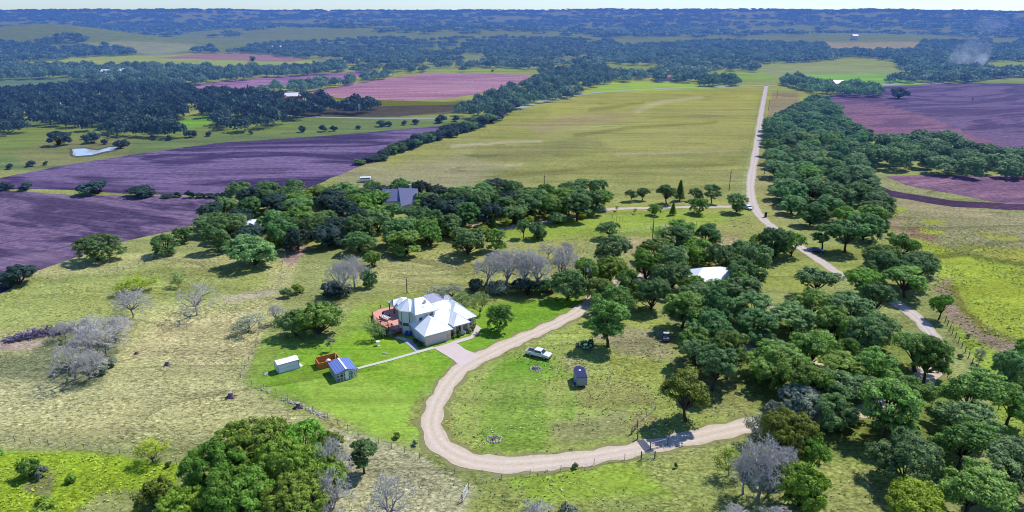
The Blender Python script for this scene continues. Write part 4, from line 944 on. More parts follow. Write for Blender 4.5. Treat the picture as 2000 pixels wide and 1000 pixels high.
woodland('woodland', 'blue wooded knoll and scrub at the far left', scatter([(-80,126),(-80,84),(60,84),(130,66),(200,80),(270,106),(180,108),(60,118)], 14, 43, keep=.97) + scatter([(270,104),(320,96),(420,92),(430,106),(300,110)], 16, 44, keep=.7), LM['far'], seed=11, wr=(15, 21), hr=(8, 12), lod=LOD2)
r = random.Random(3); P = []
for _ in range(9000):
    y = r.uniform(1900, 6500); x = r.uniform(-.95, .95) * y
    if vnoise(x / 260, y / 160, 9) * .6 + vnoise(x / 60, y / 60, 10) * .4 > .44: P.append((x, y))
woodland('woodland', 'endless hazy blue woods on the horizon hills', P, LM['far'], seed=12, wr=(30, 60), hr=(9, 14), lod=LOD3)
woodland('tree_row', 'thin line of trees behind the rose ploughed field', scatter([(640,142),(700,132),(770,134),(840,134),(840,141),(700,143)], 13, 45) + scatter([(900,136),(1010,137),(1012,142),(900,141)], 24, 46), LM['far'], seed=13)
for i, (u, v, w_) in enumerate([(494,120,14),(613,124,8),(962,141,7),(795,262+2,4)][:3]):
    T(u, v, w_, w_ * .8, 'oak', 'far', ['lone dark tree on the far field at the left', 'small lone tree beside the far farm track', 'lone tree behind the rose ploughed field'][i])
for i, (u, v, w_) in enumerate([(1760 - 60,205,5),(1899,197,7)][1:]):
    T(u, v, w_, w_, 'young', 'shade', 'tiny dead-looking tree out in the wine-red field')

_long = [o['label'] for o in SC.objects if 'label' in o and len(o['label'].replace('-', ' ').split()) > 16]
print('LONG', len(_long), sorted(set(_long))[:60])

_n = {}
for o in ALLTREES: _n[o.name.split('.')[0]] = _n.get(o.name.split('.')[0], 0) + 1
print('COUNTS', _n)
ORD_ = ['first', 'second', 'third', 'fourth', 'fifth', 'sixth', 'seventh', 'eighth', 'ninth', 'tenth']
# ---------------------------------------------------------------- built things
def G3(u, v, z=0.): x, y = G(u, v, z); return Vector((x, y, z))
def metal_roof(name, c, rough=.55):
    t = NT(name); n = t.noise(.7, 4, t.pos()); col = t.mix(tuple(q * .9 for q in c), tuple(min(1, q * 1.06) for q in c), n)
    return t.finish(t.bsdf(col, rough, .5, .0), air=False)
M_ROOF = metal_roof('white_metal_roof', (.90, .92, .91)); M_RIB = metal_roof('roof_seam', (.74, .80, .82)); M_FASC = plain('fascia', (.62, .66, .68), .6)
M_SLATE = metal_roof('slate_roof', (.16, .17, .30), .6); M_SOLAR = metal_roof('solar_glass', (.20, .21, .34), .3)
def siding_mat(name, c, step=.22):
    t = NT(name); s = t.new('ShaderNodeSeparateXYZ'); t.con(t.obj(), s.inputs[0]); k = t.math('FRACT', t.math('MULTIPLY', s.outputs[2], 1 / step))
    col = t.mix(c, tuple(q * .72 for q in c), t.math('LESS_THAN', k, .16)); col = t.mix(col, tuple(q * .85 for q in c), t.math('MULTIPLY', t.noise(.9, 4, t.obj()), .5))
    return t.finish(t.bsdf(col, .7, .2), air=False)
M_SIDE = siding_mat('lap_siding', (.76, .73, .66)); M_WALLW = plain('render_white', (.68, .66, .62), .8)
def stone_mat(name, c1, c2, sc=2.2):
    t = NT(name); v = t.new('ShaderNodeTexVoronoi'); v.inputs['Scale'].default_value = sc; t.con(t.obj(), v.inputs['Vector'])
    col = t.mix(c1, c2, t.ramp(v.outputs['Color'], [(.2, 0), (.8, 1)])); v2 = t.new('ShaderNodeTexVoronoi', feature='DISTANCE_TO_EDGE'); v2.inputs['Scale'].default_value = sc; t.con(t.obj(), v2.inputs['Vector'])
    col = t.mix((.5, .45, .4), col, t.ramp(v2.outputs[0], [(.0, 0), (.06, 1)]))
    return t.finish(t.bsdf(col, .85, .2), air=False)
M_STONE = stone_mat('limestone', (.52, .38, .28), (.80, .66, .52)); M_GLASS = plain('window_glass', (.025, .035, .06), .08, .6)
M_CONC = plain('concrete', alb((232, 214, 206)), .9, .1, vary=.10, scale=.5); M_CONC2 = plain('concrete_path', alb((226, 224, 204)), .9, .1, vary=.08, scale=.8)
M_DECK = siding_mat('deck_boards', (.66, .33, .26)); M_CEDAR = plain('cedar', (.60, .17, .05), .7, vary=.3, scale=3); M_REDW = plain('stained_rail', (.30, .07, .04), .7)
M_STEEL = plain('grey_steel', (.20, .21, .24), .5, .4, .3); M_DARK = plain('dark_iron', (.03, .03, .035), .6); M_WOOD = plain('weathered_post', (.16, .13, .11), .9, vary=.3, scale=5)
M_WHITE = plain('white_paint', (.78, .79, .80), .45, .4); M_TRIM = plain('teal_trim', (.10, .22, .27), .6); M_BEIGE = plain('garage_beige', (.66, .56, .50), .6)
M_BLUE = plain('blue_plastic', (.02, .06, .42), .4, .5); M_TYRE = plain('rubber', (.02, .02, .02), .9); M_CHROME = plain('wheel_alloy', (.55, .56, .6), .3, .5, .6)
M_GREEN = plain('tractor_green', (.01, .17, .04), .4, .5); M_RED = plain('tractor_red', (.42, .01, .015), .4, .5); M_ROCK = plain('field_stone', (.42, .36, .36), .95, vary=.35, scale=2); M_BRUSH = plain('brush_wood', (.16, .13, .20), .95, vary=.4, scale=2)
M_SHEDW = siding_mat('shed_white', (.80, .80, .84), .9); M_PATH = M_CONC2
# slabs
sheet('driveway', [(846,679.5),(866,674),(886,667.5),(897,674),(909,683),(938,694),(925,703),(908,714),(898,716),(886,704),(870,694)], .075, M_CONC)
sheet('path', [(697,718.2),(760,702),(812,687),(845,678),(850,681),(815,690.5),(762,705.5),(700,721.5)], .08, M_CONC2)
sheet('path', [(787,666),(803,662),(822,688),(815,690)], .07, plain('path_shade_tint', alb((188, 190, 200)), .9))  # darker, bluer concrete beside the garage: wall shade put into the colour
sheet('path', [(882,668),(904,661),(919,657),(926,648),(921,640),(930,635),(941,642),(932,654),(922,662),(890,672)], .085, M_CONC)
sheet('path', [(742,650),(762,654),(790,660),(800,664),(797,668),(786,665),(760,657),(741,653)], .065, M_CONC2)
sheet('path', [(583,711),(586,709),(593,714.5),(587,717.5)], .05, M_CONC2)
# ---- ribs of a standing-seam pitch
def ribs(mb, face, step=.6, w=.022, h=.03):
    P = [Vector(p) for p in face]; e = (P[1] - P[0]).normalized(); n = (P[1] - P[0]).cross(P[2] - P[0]).normalized()
    if n.z < 0: n = -n
    s = n.cross(e)
    if s.z < 0: s = -s
    q = [((p - P[0]).dot(e), (p - P[0]).dot(s)) for p in P]; L = (P[1] - P[0]).length
    lo = min(a for a, b in q); hi = max(a for a, b in q); t = lo + step * .5
    while t < hi:
        ys_ = []
        for i in range(len(q)):
            (ax, ay), (bx, by) = q[i], q[(i + 1) % len(q)]
            if (ax > t) != (bx > t): ys_.append(ay + (by - ay) * (t - ax) / (bx - ax))
        if len(ys_) >= 2 and max(ys_) - min(ys_) > .3:
            a = P[0] + e * t + s * min(ys_); b = P[0] + e * t + s * max(ys_); o = e * w
            mb.add([a - o, a + o, b + o, b - o, a - o + n * h, a + o + n * h, b + o + n * h, b - o + n * h], [(4, 5, 6, 7), (0, 1, 5, 4), (1, 2, 6, 5), (2, 3, 7, 6), (3, 0, 4, 7)])
        t += step
def hip(parent, a0, a1, b0, b1, z0, z1, axis='a', mat=None, rib=None, fas=.2, name='roof', label=None, inset=None, step=.55):
    """hip roof over the rectangle, ridge along a or b"""
    mat = mat or M_ROOF
    W = (b1 - b0) / 2 if axis == 'a' else (a1 - a0) / 2; W = W if inset is None else inset
    if axis == 'a': r0 = (a0 + W, (b0 + b1) / 2, z1); r1 = (max(a1 - W, a0 + W + .05), (b0 + b1) / 2, z1)
    else: r0 = ((a0 + a1) / 2, b0 + W, z1); r1 = ((a0 + a1) / 2, max(b1 - W, b0 + W + .05), z1)
    c = [(a0, b0, z0), (a1, b0, z0), (a1, b1, z0), (a0, b1, z0)]
    if axis == 'a': faces = [(c[0], c[1], r1, r0), (c[1], c[2], r1), (c[2], c[3], r0, r1), (c[3], c[0], r0)]
    else: faces = [(c[0], c[1], r0), (c[1], c[2], r1, r0), (c[2], c[3], r1), (c[3], c[0], r0, r1)]
    m = MB()
    for f in faces: m.add(f, [tuple(range(len(f)))])
    k = MB()
    m.add([(p[0], p[1], p[2] - .02) for p in c], [(0, 3, 2, 1)])
    for i in range(4):
        p, q = c[i], c[(i + 1) % 4]
        k.add([p, q, (q[0], q[1], z0 - fas), (p[0], p[1], z0 - fas)], [(0, 3, 2, 1)])
    ro = m.build(name, mat, parent, label=label); k.build('fascia', M_FASC, ro)
    if rib:
        rb = MB()
        for f in faces: ribs(rb, f, step)
        for f in faces:
            rb.tube([f[1], f[2]], .05, 4)
        rb.build('seam', rib, ro)
    return ro
def window(parent, p0, p1, z0, z1, out, frame=None, name='window'):
    """window on a wall running p0->p1 (local xy), pushed out by the wall normal"""
    p0 = Vector(p0); p1 = Vector(p1); d = (p1 - p0).normalized(); n = Vector((out[0], out[1])).normalized()
    def slab(a, b, zz0, zz1, o0, o1):
        A = p0 + d * a; B = p0 + d * b; q = [A + n * o0, B + n * o0, B + n * o1, A + n * o1]
        m = MB(); m.prism([(v.x, v.y) for v in q], zz0, zz1); return m
    L = (p1 - p0).length; f = slab(0, L, z0, z1, .01, .06).build(name, frame or M_WHITE, parent)
    slab(.09, L / 2 - .03, z0 + .09, z1 - .09, .062, .075).build('pane', M_GLASS, f); slab(L / 2 + .03, L - .09, z0 + .09, z1 - .09, .062, .075).build('pane', M_GLASS, f)
    return f
O = G(832, 676.4); HR = R_(33)
H_ = thing('house', 'white metal-roofed house with octagonal two-storey bay, garage and rear deck', 'house', (O[0], O[1], 0), HR)
def hloc(u, v, z=0.):
    x, y = G(u, v, z); x -= O[0]; y -= O[1]; return (x * math.cos(HR) + y * math.sin(HR), -x * math.sin(HR) + y * math.cos(HR))
MB().prism([(0, 0), (6.4, 0), (6.4, 8), (0, 8)], -.1, 2.75).build('wall', M_SIDE, H_, label='white garage wall')
MB().prism([(.4, 5.4), (5.3, 5.4), (5.3, 12), (.4, 12)], 2.76, 5.85).build('wall', M_SIDE, H_, label='upper storey wall with pale siding')
OC = [(.6 + 2.5 * math.cos(R_(22.5 + 45 * k)), 10 + 2.5 * math.sin(R_(22.5 + 45 * k))) for k in range(8)]
OE = [(.6 + 2.95 * math.cos(R_(22.5 + 45 * k)), 10 + 2.95 * math.sin(R_(22.5 + 45 * k))) for k in range(8)]
MB().prism(OC, -.1, 5.95).build('wall', M_SIDE, H_, label='octagonal bay wall')
MB().prism([(6.42, 4.6), (8.3, 4.6), (8.3, 3), (14.3, 3), (14.3, 13.6), (2, 13.6), (2, 8.02), (6.42, 8.02)], -.1, 2.7).build('wall', M_STONE, H_, label='tan stone front wall')
MB().prism([(4.6, 13.62), (12.8, 13.62), (12.8, 19), (4.6, 19)], -.1, 2.7).build('wall', M_SIDE, H_, label='rear wing wall')
for a0, a1 in ((-.05, 1.0), (5.5, 6.45)): MB().box(a0, a1, -.12, -.005, 0, 2.72).build('stone_pier', M_STONE, H_)
g = MB()
for r_ in range(4):
    for c_ in range(8): g.box(1.08 + c_ * .55, 1.58 + c_ * .55, -.06, -.03, .06 + r_ * .56, .56 + r_ * .56)
gd = MB().box(1.04, 5.46, -.045, -.005, .02, 2.32).build('garage_door', M_BEIGE, H_); g.build('door_panel', M_BEIGE, gd)
hip(H_, -.55, 6.95, -.5, 9, 2.8, 5.1, 'b', rib=M_RIB)
hip(H_, -.15, 5.95, 4.85, 13.0, 5.95, 8.25, 'a', rib=M_RIB, inset=1.9)
m = MB(); ap = (.6, 10, 8.25); rb = MB()
for k in range(8):
    p, q = OE[k], OE[(k + 1) % 8]; f = ((p[0], p[1], 6.02), (q[0], q[1], 6.02), ap); m.add(f, [(0, 1, 2)]); ribs(rb, f, .5); rb.tube([f[0], ap], .045, 4)
    m.add([f[0], f[1], (q[0], q[1], 5.84), (p[0], p[1], 5.84)], [(0, 3, 2, 1)])
br = m.build('roof', M_ROOF, H_, label='octagonal bay roof'); rb.build('seam', M_RIB, br)
hip(H_, 1.2, 14.9, 2.65, 14.2, 2.84, 6.3, 'a', rib=M_RIB, label='big main roof')
hip(H_, 7.4, 14.95, 2.3, 12.0, 2.93, 6.05, 'b', rib=M_RIB)
hip(H_, 7.36, 12.1, .35, 7, 2.89, 4.75, 'b', rib=M_RIB, label='porch roof')
MB().box(7.95, 8.2, 1.2, 4.7, 0, 2.75).build('wall', M_STONE, H_, label='pinkish porch side wall')
hip(H_, 4.2, 13.4, 12.6, 19.6, 2.8, 5.2, 'a', mat=M_SOLAR, rib=M_RIB, step=2.6, label='blue-purple solar panel roof at the back')
hip(H_, 11.2, 15.6, 13.5, 17.5, 2.7, 4.1, 'a', mat=M_SOLAR, rib=M_WHITE, step=1.6)
hip(H_, .3, 5.4, 15.6, 22.2, 3.0, 4.5, 'b', rib=M_RIB, label='rear patio roof')
for b_ in (16.8, 19.6):
    m = MB(); m.tube([(.2, b_ - 1.2, 3.05), (.6, b_, 4.35), (.2, b_ + 1.2, 3.05)], .09, 4); m.build('gable_trim', M_DARK, H_)
    MB().add([(.25, b_ - 1.15, 3.06), (.25, b_ + 1.15, 3.06), (.6, b_, 4.3), (2.2, b_, 4.35)], [(0, 1, 2), (0, 2, 3), (1, 3, 2)]).build('gable', M_ROOF, H_)
for a_, b_ in ((.6, 15.9), (.6, 19), (.6, 21.9), (5.1, 21.9)): MB().box(a_ - .1, a_ + .1, b_ - .1, b_ + .1, .6, 2.95).build('post', M_DARK, H_)
for k in (3, 4, 5):
    p = OC[k]; MB().tube([(p[0], p[1], 0), (p[0], p[1], 5.8)], .09, 6).build('corner_trim', M_TRIM, H_)
for k in (3, 4, 5):
    p = Vector(OC[k]); q = Vector(OC[(k + 1) % 8]); c = (p + q) / 2 - Vector((.6, 10))
    window(H_, p.lerp(q, .12), p.lerp(q, .88), 2.0, 2.85, (c.x, c.y), M_TRIM)
window(H_, (1.1, 5.4), (1.9, 5.4), 3.6, 4.8, (0, -1), M_TRIM); window(H_, (3.9, 5.4), (4.8, 5.4), 4.6, 5.4, (0, -1), M_TRIM)
window(H_, (8.6, 3), (9.6, 3), .9, 2.2, (0, -1), M_TRIM); window(H_, (12.4, 3), (13.6, 3), .8, 2.2, (0, -1), M_TRIM); window(H_, (14.3, 4), (14.3, 5.4), .9, 2.2, (1, 0), M_WHITE); window(H_, (14.3, 8), (14.3, 9.4), .9, 2.2, (1, 0), M_WHITE)
window(H_, (6.42, 5.6), (6.42, 6.6), .9, 2.1, (1, 0), M_TRIM)
dr = MB().box(10.3, 11.3, 2.93, 2.99, 0, 2.2).build('door', M_REDW, H_); MB().tube([(11.15, 2.9, 1.0), (11.15, 2.9, 1.2)], .03, 6).build('handle', M_CHROME, dr)
dr = MB().box(-.05, -.005, 4.6, 5.5, 0, 2.1).build('door', M_WHITE, H_); MB().tube([(-.08, 4.75, 1.0), (-.08, 4.75, 1.15)], .03, 6).build('handle', M_CHROME, dr)
c = (Vector(OC[4]) + Vector(OC[3])) / 2; m = MB(); n_ = (c - Vector((.6, 10))).normalized(); tn = Vector((-n_.y, n_.x))
m.add([tuple((c + n_ * .03 + tn * (.45 * math.cos(t))).to_3d() + Vector((0, 0, .5 + .55 * math.sin(t)))) for t in [math.pi * k / 8 for k in range(9)]] + [tuple((c + n_ * .03 + tn * s).to_3d()) for s in (-.45, .45)], [(0, 1, 2, 3, 4, 5, 6, 7, 8, 9, 10)]).build('crawl_opening', M_DARK, H_)
for a_ in (8.1, 9.9, 11.7): MB().box(a_ - .22, a_ + .22, .75, 1.15, 0, 2.82).build('porch_column', M_STONE, H_)
MB().box(3.4, 3.8, 7.1, 7.5, 5.2, 6.9 + 1.2).build('chimney', M_STONE, H_)
for a_, b_, z_ in ((2.6, 6.2, 6.6), (9.0, 5.2, 4.6), (4.4, 3.2, 4.4)): MB().tube([(a_, b_, z_), (a_, b_, z_ + .5)], .07, 8).build('vent_pipe', M_STEEL, H_)
DK = [(-3.2, 9.6), (-1.9, 8.9), (-2.0, 9.4), (-1.72, 9.1), (-1.72, 11), (-.3, 12.4), (1, 13.2), (2, 14), (2.6, 22), (2.8, 24.2), (-1, 24.6), (-4.2, 23.4), (-5.4, 20), (-5.0, 15), (-4.2, 12)]
DK = [(-3.3, 9.3), (-1.95, 9.2), (-1.8, 11.0), (-.4, 12.35), (1.6, 13.0), (2.6, 15.5), (2.4, 23.4), (-1, 23.8), (-3.9, 22.4), (-4.9, 19.2), (-4.7, 15), (-4.0, 12)]
dk = MB().prism(DK, .62, .8).build('deck', M_DECK, H_)
OUT = DK[6:] + [DK[0]]; rl = MB(); bl = MB(); sk = MB()
for i in range(len(OUT) - 1):
    p, q = Vector(OUT[i]), Vector(OUT[i + 1]); rl.tube([(*p, 1.75), (*q, 1.75)], .045, 4); n = max(1, int((q - p).length / 1.9))
    for k in range(n): a_ = p.lerp(q, k / n); MB().box(a_.x - .07, a_.x + .07, a_.y - .07, a_.y + .07, 0, 1.8).build('railing_post', M_REDW if i else M_DARK, H_)
    for k in range(int((q - p).length / .3)): a_ = p.lerp(q, (k + .5) / ((q - p).length / .3)); bl.tube([(*a_, .8), (*a_, 1.73)], .016, 3)
    sk.add([(*p, 0), (*q, 0), (*q, .6), (*p, .6)], [(0, 1, 2, 3)])
rl.build('handrail', M_REDW, H_); bl.build('baluster', M_DARK, H_); sk.build('deck_skirt', M_DECK, H_)
# stair and trellis screen at the deck's inner corner
m = MB()
for k in range(4): m.box(-4.6 - k * .02, -3.5, 8.9 - k * .32, 9.2 - k * .32, .6 - k * .18, .66 - k * .18)
m.build('stair', M_REDW, H_)
m = MB()
for k in range(9): m.box(-3.9 + k * .24, -3.82 + k * .24, 9.0 + k * .02, 9.06 + k * .02, 0, 1.5)
m.box(-3.95, -1.9, 8.95, 9.0, 1.4, 1.5); m.box(-3.95, -1.9, 8.95, 9.0, .3, .4); m.build('trellis', M_REDW, H_)
def hw(a, b, z=0.): return (O[0] + a * math.cos(HR) - b * math.sin(HR), O[1] + a * math.sin(HR) + b * math.cos(HR), z)
# deck furniture
t = thing('patio_table', 'long patio table with a pale patterned top on the red deck', 'table', hw(-2.6, 17, .8), HR + .3)
MB().box(-.55, .55, -1.3, 1.3, .68, .74).build('tabletop', M_WHITE, t)
m = MB()
for x in (-.3, .3):
    for y in (-.95, -.3, .35, 1.0): m.box(x - .2, x + .2, y - .2, y + .2, .742, .76)
m.build('place_mat', M_STEEL, t)
for x in (-.45, .45):
    for y in (-1.15, 1.15): MB().box(x - .04, x + .04, y - .04, y + .04, 0, .68).build('leg', M_DARK, t)
def chair(a, b, rz, lab, mat):
    t = thing('patio_chair', lab, 'chair', hw(a, b, .8), HR + rz, 'patio chairs on the deck')
    MB().box(-.25, .25, -.25, .25, .38, .44).build('seat', mat, t); MB().box(-.25, .25, .2, .26, .44, .95).build('backrest', mat, t)
    for x in (-.22, .22):
        for y in (-.22, .22): MB().box(x - .025, x + .025, y - .025, y + .025, 0, .38).build('leg', mat, t)
chair(-3.6, 17.8, 1.6, 'dark patio chair on the lawn side of the deck table', M_DARK); chair(-3.7, 16.6, 1.6, 'dark patio chair nearest the shrubs beside the deck table', M_DARK)
chair(-1.5, 17.6, -1.6, 'dark patio chair on the house side of the deck table', M_DARK); chair(-2.2, 19.3, 0, 'dark patio chair at the far end of the deck table', M_DARK)
chair(-2.9, 12.3, 2.2, 'reddish wooden chair in the shade beside the octagonal bay', M_CEDAR); chair(-3.3, 13.6, .6, 'reddish wooden chair nearer the middle of the deck', M_CEDAR)
for i, (u, v) in enumerate([(793,655),(798.5,656.5),(796,652),(801.5,654)]):
    t = thing('rain_barrel', ['blue barrel nearest the lawn beside the garage wall', 'blue barrel in front beside the garage door path', 'blue barrel at the back against the bay wall', 'blue barrel tucked against the garage wall'][i], 'barrel', (*G(u, v), 0), 0, 'blue barrels beside the garage')
    MB().lathe([(.24, 0), (.29, .1), (.31, .45), (.29, .8), (.24, .9)], n=14).build('barrel', M_BLUE, t); MB().lathe([(.25, .9), (.25, .93)], n=14).build('lid', M_STEEL, t)
for i, (u, v, w_, h_, k_, lf, lb) in enumerate([(748,656,30,16,'bush','shade','dark flowering shrub against the front of the deck'),(762,655,20,13,'bush','grey','greyish shrub beside the deck trellis'),(735,646,16,12,'bush','olive','small shrub at the left corner of the deck'),
   (812,669,14,8,'bush','shade','dark low shrub along the garage side wall'),(822,676,12,7,'bush','shade','dark low shrub near the garage front corner'),(887,660,12,8,'bush','oak','low green shrub beside the garage door'),(898,657,12,7,'bush','oak_dark','low dark shrub before the stone front'),
   (916,650,12,9,'bush','grey','greyish shrub by the right porch column'),(924,645,12,9,'bush','olive','olive shrub at the right corner of the stone front'),(928,638,10,8,'bush','grey','pale shrub inside the bend of the front path')]):
    T(u, v, w_, h_, k_, lf, lb, group='shrubs planted around the house')
t = thing('bench', 'pale bench standing before the front porch', 'bench', (*G(903.5, 653), 0), HR)
MB().box(-.7, .7, -.3, .3, .42, .5).build('seat', M_WHITE, t); MB().box(-.7, .7, .25, .32, .5, .95).build('backrest', M_WHITE, t)
for x in (-.6, .6): MB().box(x - .05, x + .05, -.28, .28, 0, .42).build('leg', M_WHITE, t)
t = thing('birdbath', 'white pedestal birdbath on the lawn', 'birdbath', (*G(739, 674.5), 0))
MB().lathe([(.28, 0), (.12, .12), (.1, .75), (.2, .85)], n=12).build('pedestal', M_WHITE, t); MB().lathe([(.1, .85), (.48, .98), (.5, 1.03), (.42, 1.0), (.1, .93)], n=16).build('basin', M_WHITE, t)
# ---- shed, pen, greenhouse
def frame3(c0, cr, cl):
    a = G3(*c0); b = G3(*cr); c = G3(*cl); return a, math.atan2(b.y - a.y, b.x - a.x), (b - a).length, (c - a).length
a, rz, w_, d_s = frame3((544.3, 730.5), (584.8, 719), (535.5, 723)); d_s = max(2.4, min(d_s, 3.))
t = thing('shed', 'white metal storage shed with a curved roof on the lawn', 'shed', a, rz)
MB().box(0, w_, 0, d_s, -.05, 2.05).build('wall', M_SHEDW, t); prof = [(-.08 + (d_s + .16) * k / 8, 2.06 + .42 * math.sin(math.pi * k / 8)) for k in range(9)]
m = MB(); m.add([(-.1, y, z) for y, z in prof] + [(w_ + .1, y, z) for y, z in prof], [(k, k + 9, k + 10, k + 1) for k in range(8)] + [tuple(range(9)), tuple(range(17, 8, -1))]); m.build('roof', metal_roof('shed_roof', (.86, .86, .86)), t)
m = MB()
for k in range(8): m.box(w_ * (.3 + .06 * k), w_ * (.3 + .06 * k) + .05, d_s * .55, d_s * .65, 2.43, 2.50)
m.build('roof_rib', M_STEEL, t); m = MB()
for x in (0, w_):
    for y in (0, d_s): m.box(x - .05, x + .05, y - .05, y + .05, 0, 2.06)
m.build('corner_trim', M_STEEL, t); m = MB(); m.box(-.1, w_ + .1, -.1, -.05, 2.0, 2.09); m.build('eave_trim', M_STEEL, t); MB().box(w_ + .01, w_ + .04, .4, 1.4, .02, 1.9).build('door', M_WHITE, t)
a, rz, w_, d_g = frame3((658.3, 746.7), (697.3, 736.3), (634, 728.5))
t = thing('greenhouse', 'greenhouse with clear panelled walls and a blue panelled roof', 'greenhouse', a, rz)
ZE, ZR = 2.0, 2.5; fr = MB()
for x in np.linspace(0, w_, 7):
    zt = ZE + (ZR - ZE) * (1 - abs(x / w_ * 2 - 1))
    for y in (0, d_g): fr.box(x - .035, x + .035, y - .035, y + .035, 0, zt)
for y in np.linspace(0, d_g, 8):
    for x in (0, w_): fr.box(x - .035, x + .035, y - .035, y + .035, 0, ZE)
for z in (.04, .85, 1.5, ZE - .02):
    for y in (0, d_g): fr.box(0, w_, y - .03, y + .03, z - .03, z + .03)
    for x in (0, w_): fr.box(x - .03, x + .03, 0, d_g, z - .03, z + .03)
fr.build('frame', M_WHITE, t)
tg = NT('greenhouse_panel'); bs = tg.bsdf((.30, .30, .36), .35, .3); tp = tg.new('ShaderNodeBsdfTransparent'); mx = tg.new('ShaderNodeMixShader'); tg.con(tg.ramp(tg.noise(1.3, 4, tg.obj(), .7), [(.42, .1), (.58, .75)]), mx.inputs[0]); tg.con(tp.outputs[0], mx.inputs[1]); tg.con(bs, mx.inputs[2]); tg.finish(mx.outputs[0], air=False)
pn_ = MB()
for p, q in (((0, 0), (w_, 0)), ((w_, 0), (w_, d_g)), ((w_, d_g), (0, d_g)), ((0, d_g), (0, 0))): pn_.add([(*p, .05), (*q, .05), (*q, ZE), (*p, ZE)], [(0, 1, 2, 3)])
for y in (0, d_g): pn_.add([(0, y, ZE), (w_, y, ZE), (w_ / 2, y, ZR)], [(0, 1, 2)])
pn_.build('wall_panel', MATS['greenhouse_panel'], t)
tb = NT('blue_polycarbonate'); ob = tb.obj(); bk = tb.new('ShaderNodeTexBrick'); bk.offset = 0; bk.inputs['Scale'].default_value = 1.; bk.inputs['Brick Width'].default_value = .55; bk.inputs['Row Height'].default_value = .5; bk.inputs['Mortar Size'].default_value = .035
bk.inputs['Color1'].default_value = (.075, .13, .36, 1); bk.inputs['Color2'].default_value = (.095, .15, .42, 1); bk.inputs['Mortar'].default_value = (.30, .36, .62, 1); tb.con(ob, bk.inputs['Vector']); tb.finish(tb.bsdf(bk.outputs[0], .25, .5), air=False)
for s in (0, 1):
    x0, x1 = ((-.15, w_ / 2 - .12) if s == 0 else (w_ / 2 + .12, w_ + .15)); zz = lambda x: ZR - (ZR - ZE) * abs(x - w_ / 2) / (w_ / 2) + .06
    MB().slab([(x0, -.15, zz(x0)), (x1, -.15, zz(x1)), (x1, d_g + .15, zz(x1)), (x0, d_g + .15, zz(x0))], .05).build('roof', MATS['blue_polycarbonate'], t, label='blue gridded roof slope')
MB().slab([(w_ / 2 - .2, -.16, ZR + .1), (w_ / 2 + .2, -.16, ZR + .1), (w_ / 2 + .2, d_g + .16, ZR + .1), (w_ / 2 - .2, d_g + .16, ZR + .1)], .04).build('ridge_cap', M_WHITE, t)
dd = MB().box(w_ * .42, w_ * .60, -.07, -.04, .05, 1.95).build('door', M_WHITE, t); MB().tube([(w_ * .58, -.1, .95), (w_ * .58, -.1, 1.1)], .02, 5).build('handle', M_DARK, dd)
rr = random.Random(4)
for i in range(9):
    x = rr.uniform(.5, w_ - .5); y = rr.uniform(.5, d_g - .5)
    q = a + Matrix.Rotation(rz, 3, 'Z') @ Vector((x, y, 0)); h_ = rr.uniform(.4, .8)
    tt = thing('planter', 'pale planter tub standing inside the greenhouse', 'planter', q, rr.uniform(0, 3), 'planter tubs inside the greenhouse')
    MB().lathe([(.2, 0), (.32, h_)], n=10).build('tub', M_WHITE if i % 2 else M_ROCK, tt); MB().lathe([(.30, h_), (.34, h_ + .25), (.12, h_ + .55)], n=7).build('plant', LM['oak'], tt)
a = G3(624, 722); rz2 = rz; t = thing('cedar_pen', 'open-topped pen of orange cedar boards behind the greenhouse', 'pen', a, rz)
bo = MB(); PW, PD, PH = 4.6, 3.0, 1.45
for k in range(int(PW / .2)):
    for y in (0, PD): bo.box(k * .2 + .01, k * .2 + .19, y - .03, y + .03, 0, PH - .02 * (k % 2))
for k in range(int(PD / .2)):
    for x in (0, PW): bo.box(x - .03, x + .03, k * .2 + .01, k * .2 + .19, 0, PH - .02 * (k % 2))
bo.build('boards', M_CEDAR, t); cp = MB()
for y in (0, PD): cp.box(-.07, PW + .07, y - .07, y + .07, PH + .003, PH + .06)
for x in (0, PW): cp.box(x - .07, x + .07, .075, PD - .075, PH + .001, PH + .055)
cp.build('cap_rail', plain('cedar_light', (.66, .26, .11), .7), t)
q = a + Matrix.Rotation(rz, 3, 'Z') @ Vector((2.4, 1.4, 0)); t = thing('water_tank', 'small white tank inside the cedar pen', 'tank', q); MB().lathe([(.5, 0), (.55, .1), (.55, .95), (.3, 1.2), (.15, 1.28)], n=16).build('tank', M_WHITE, t)
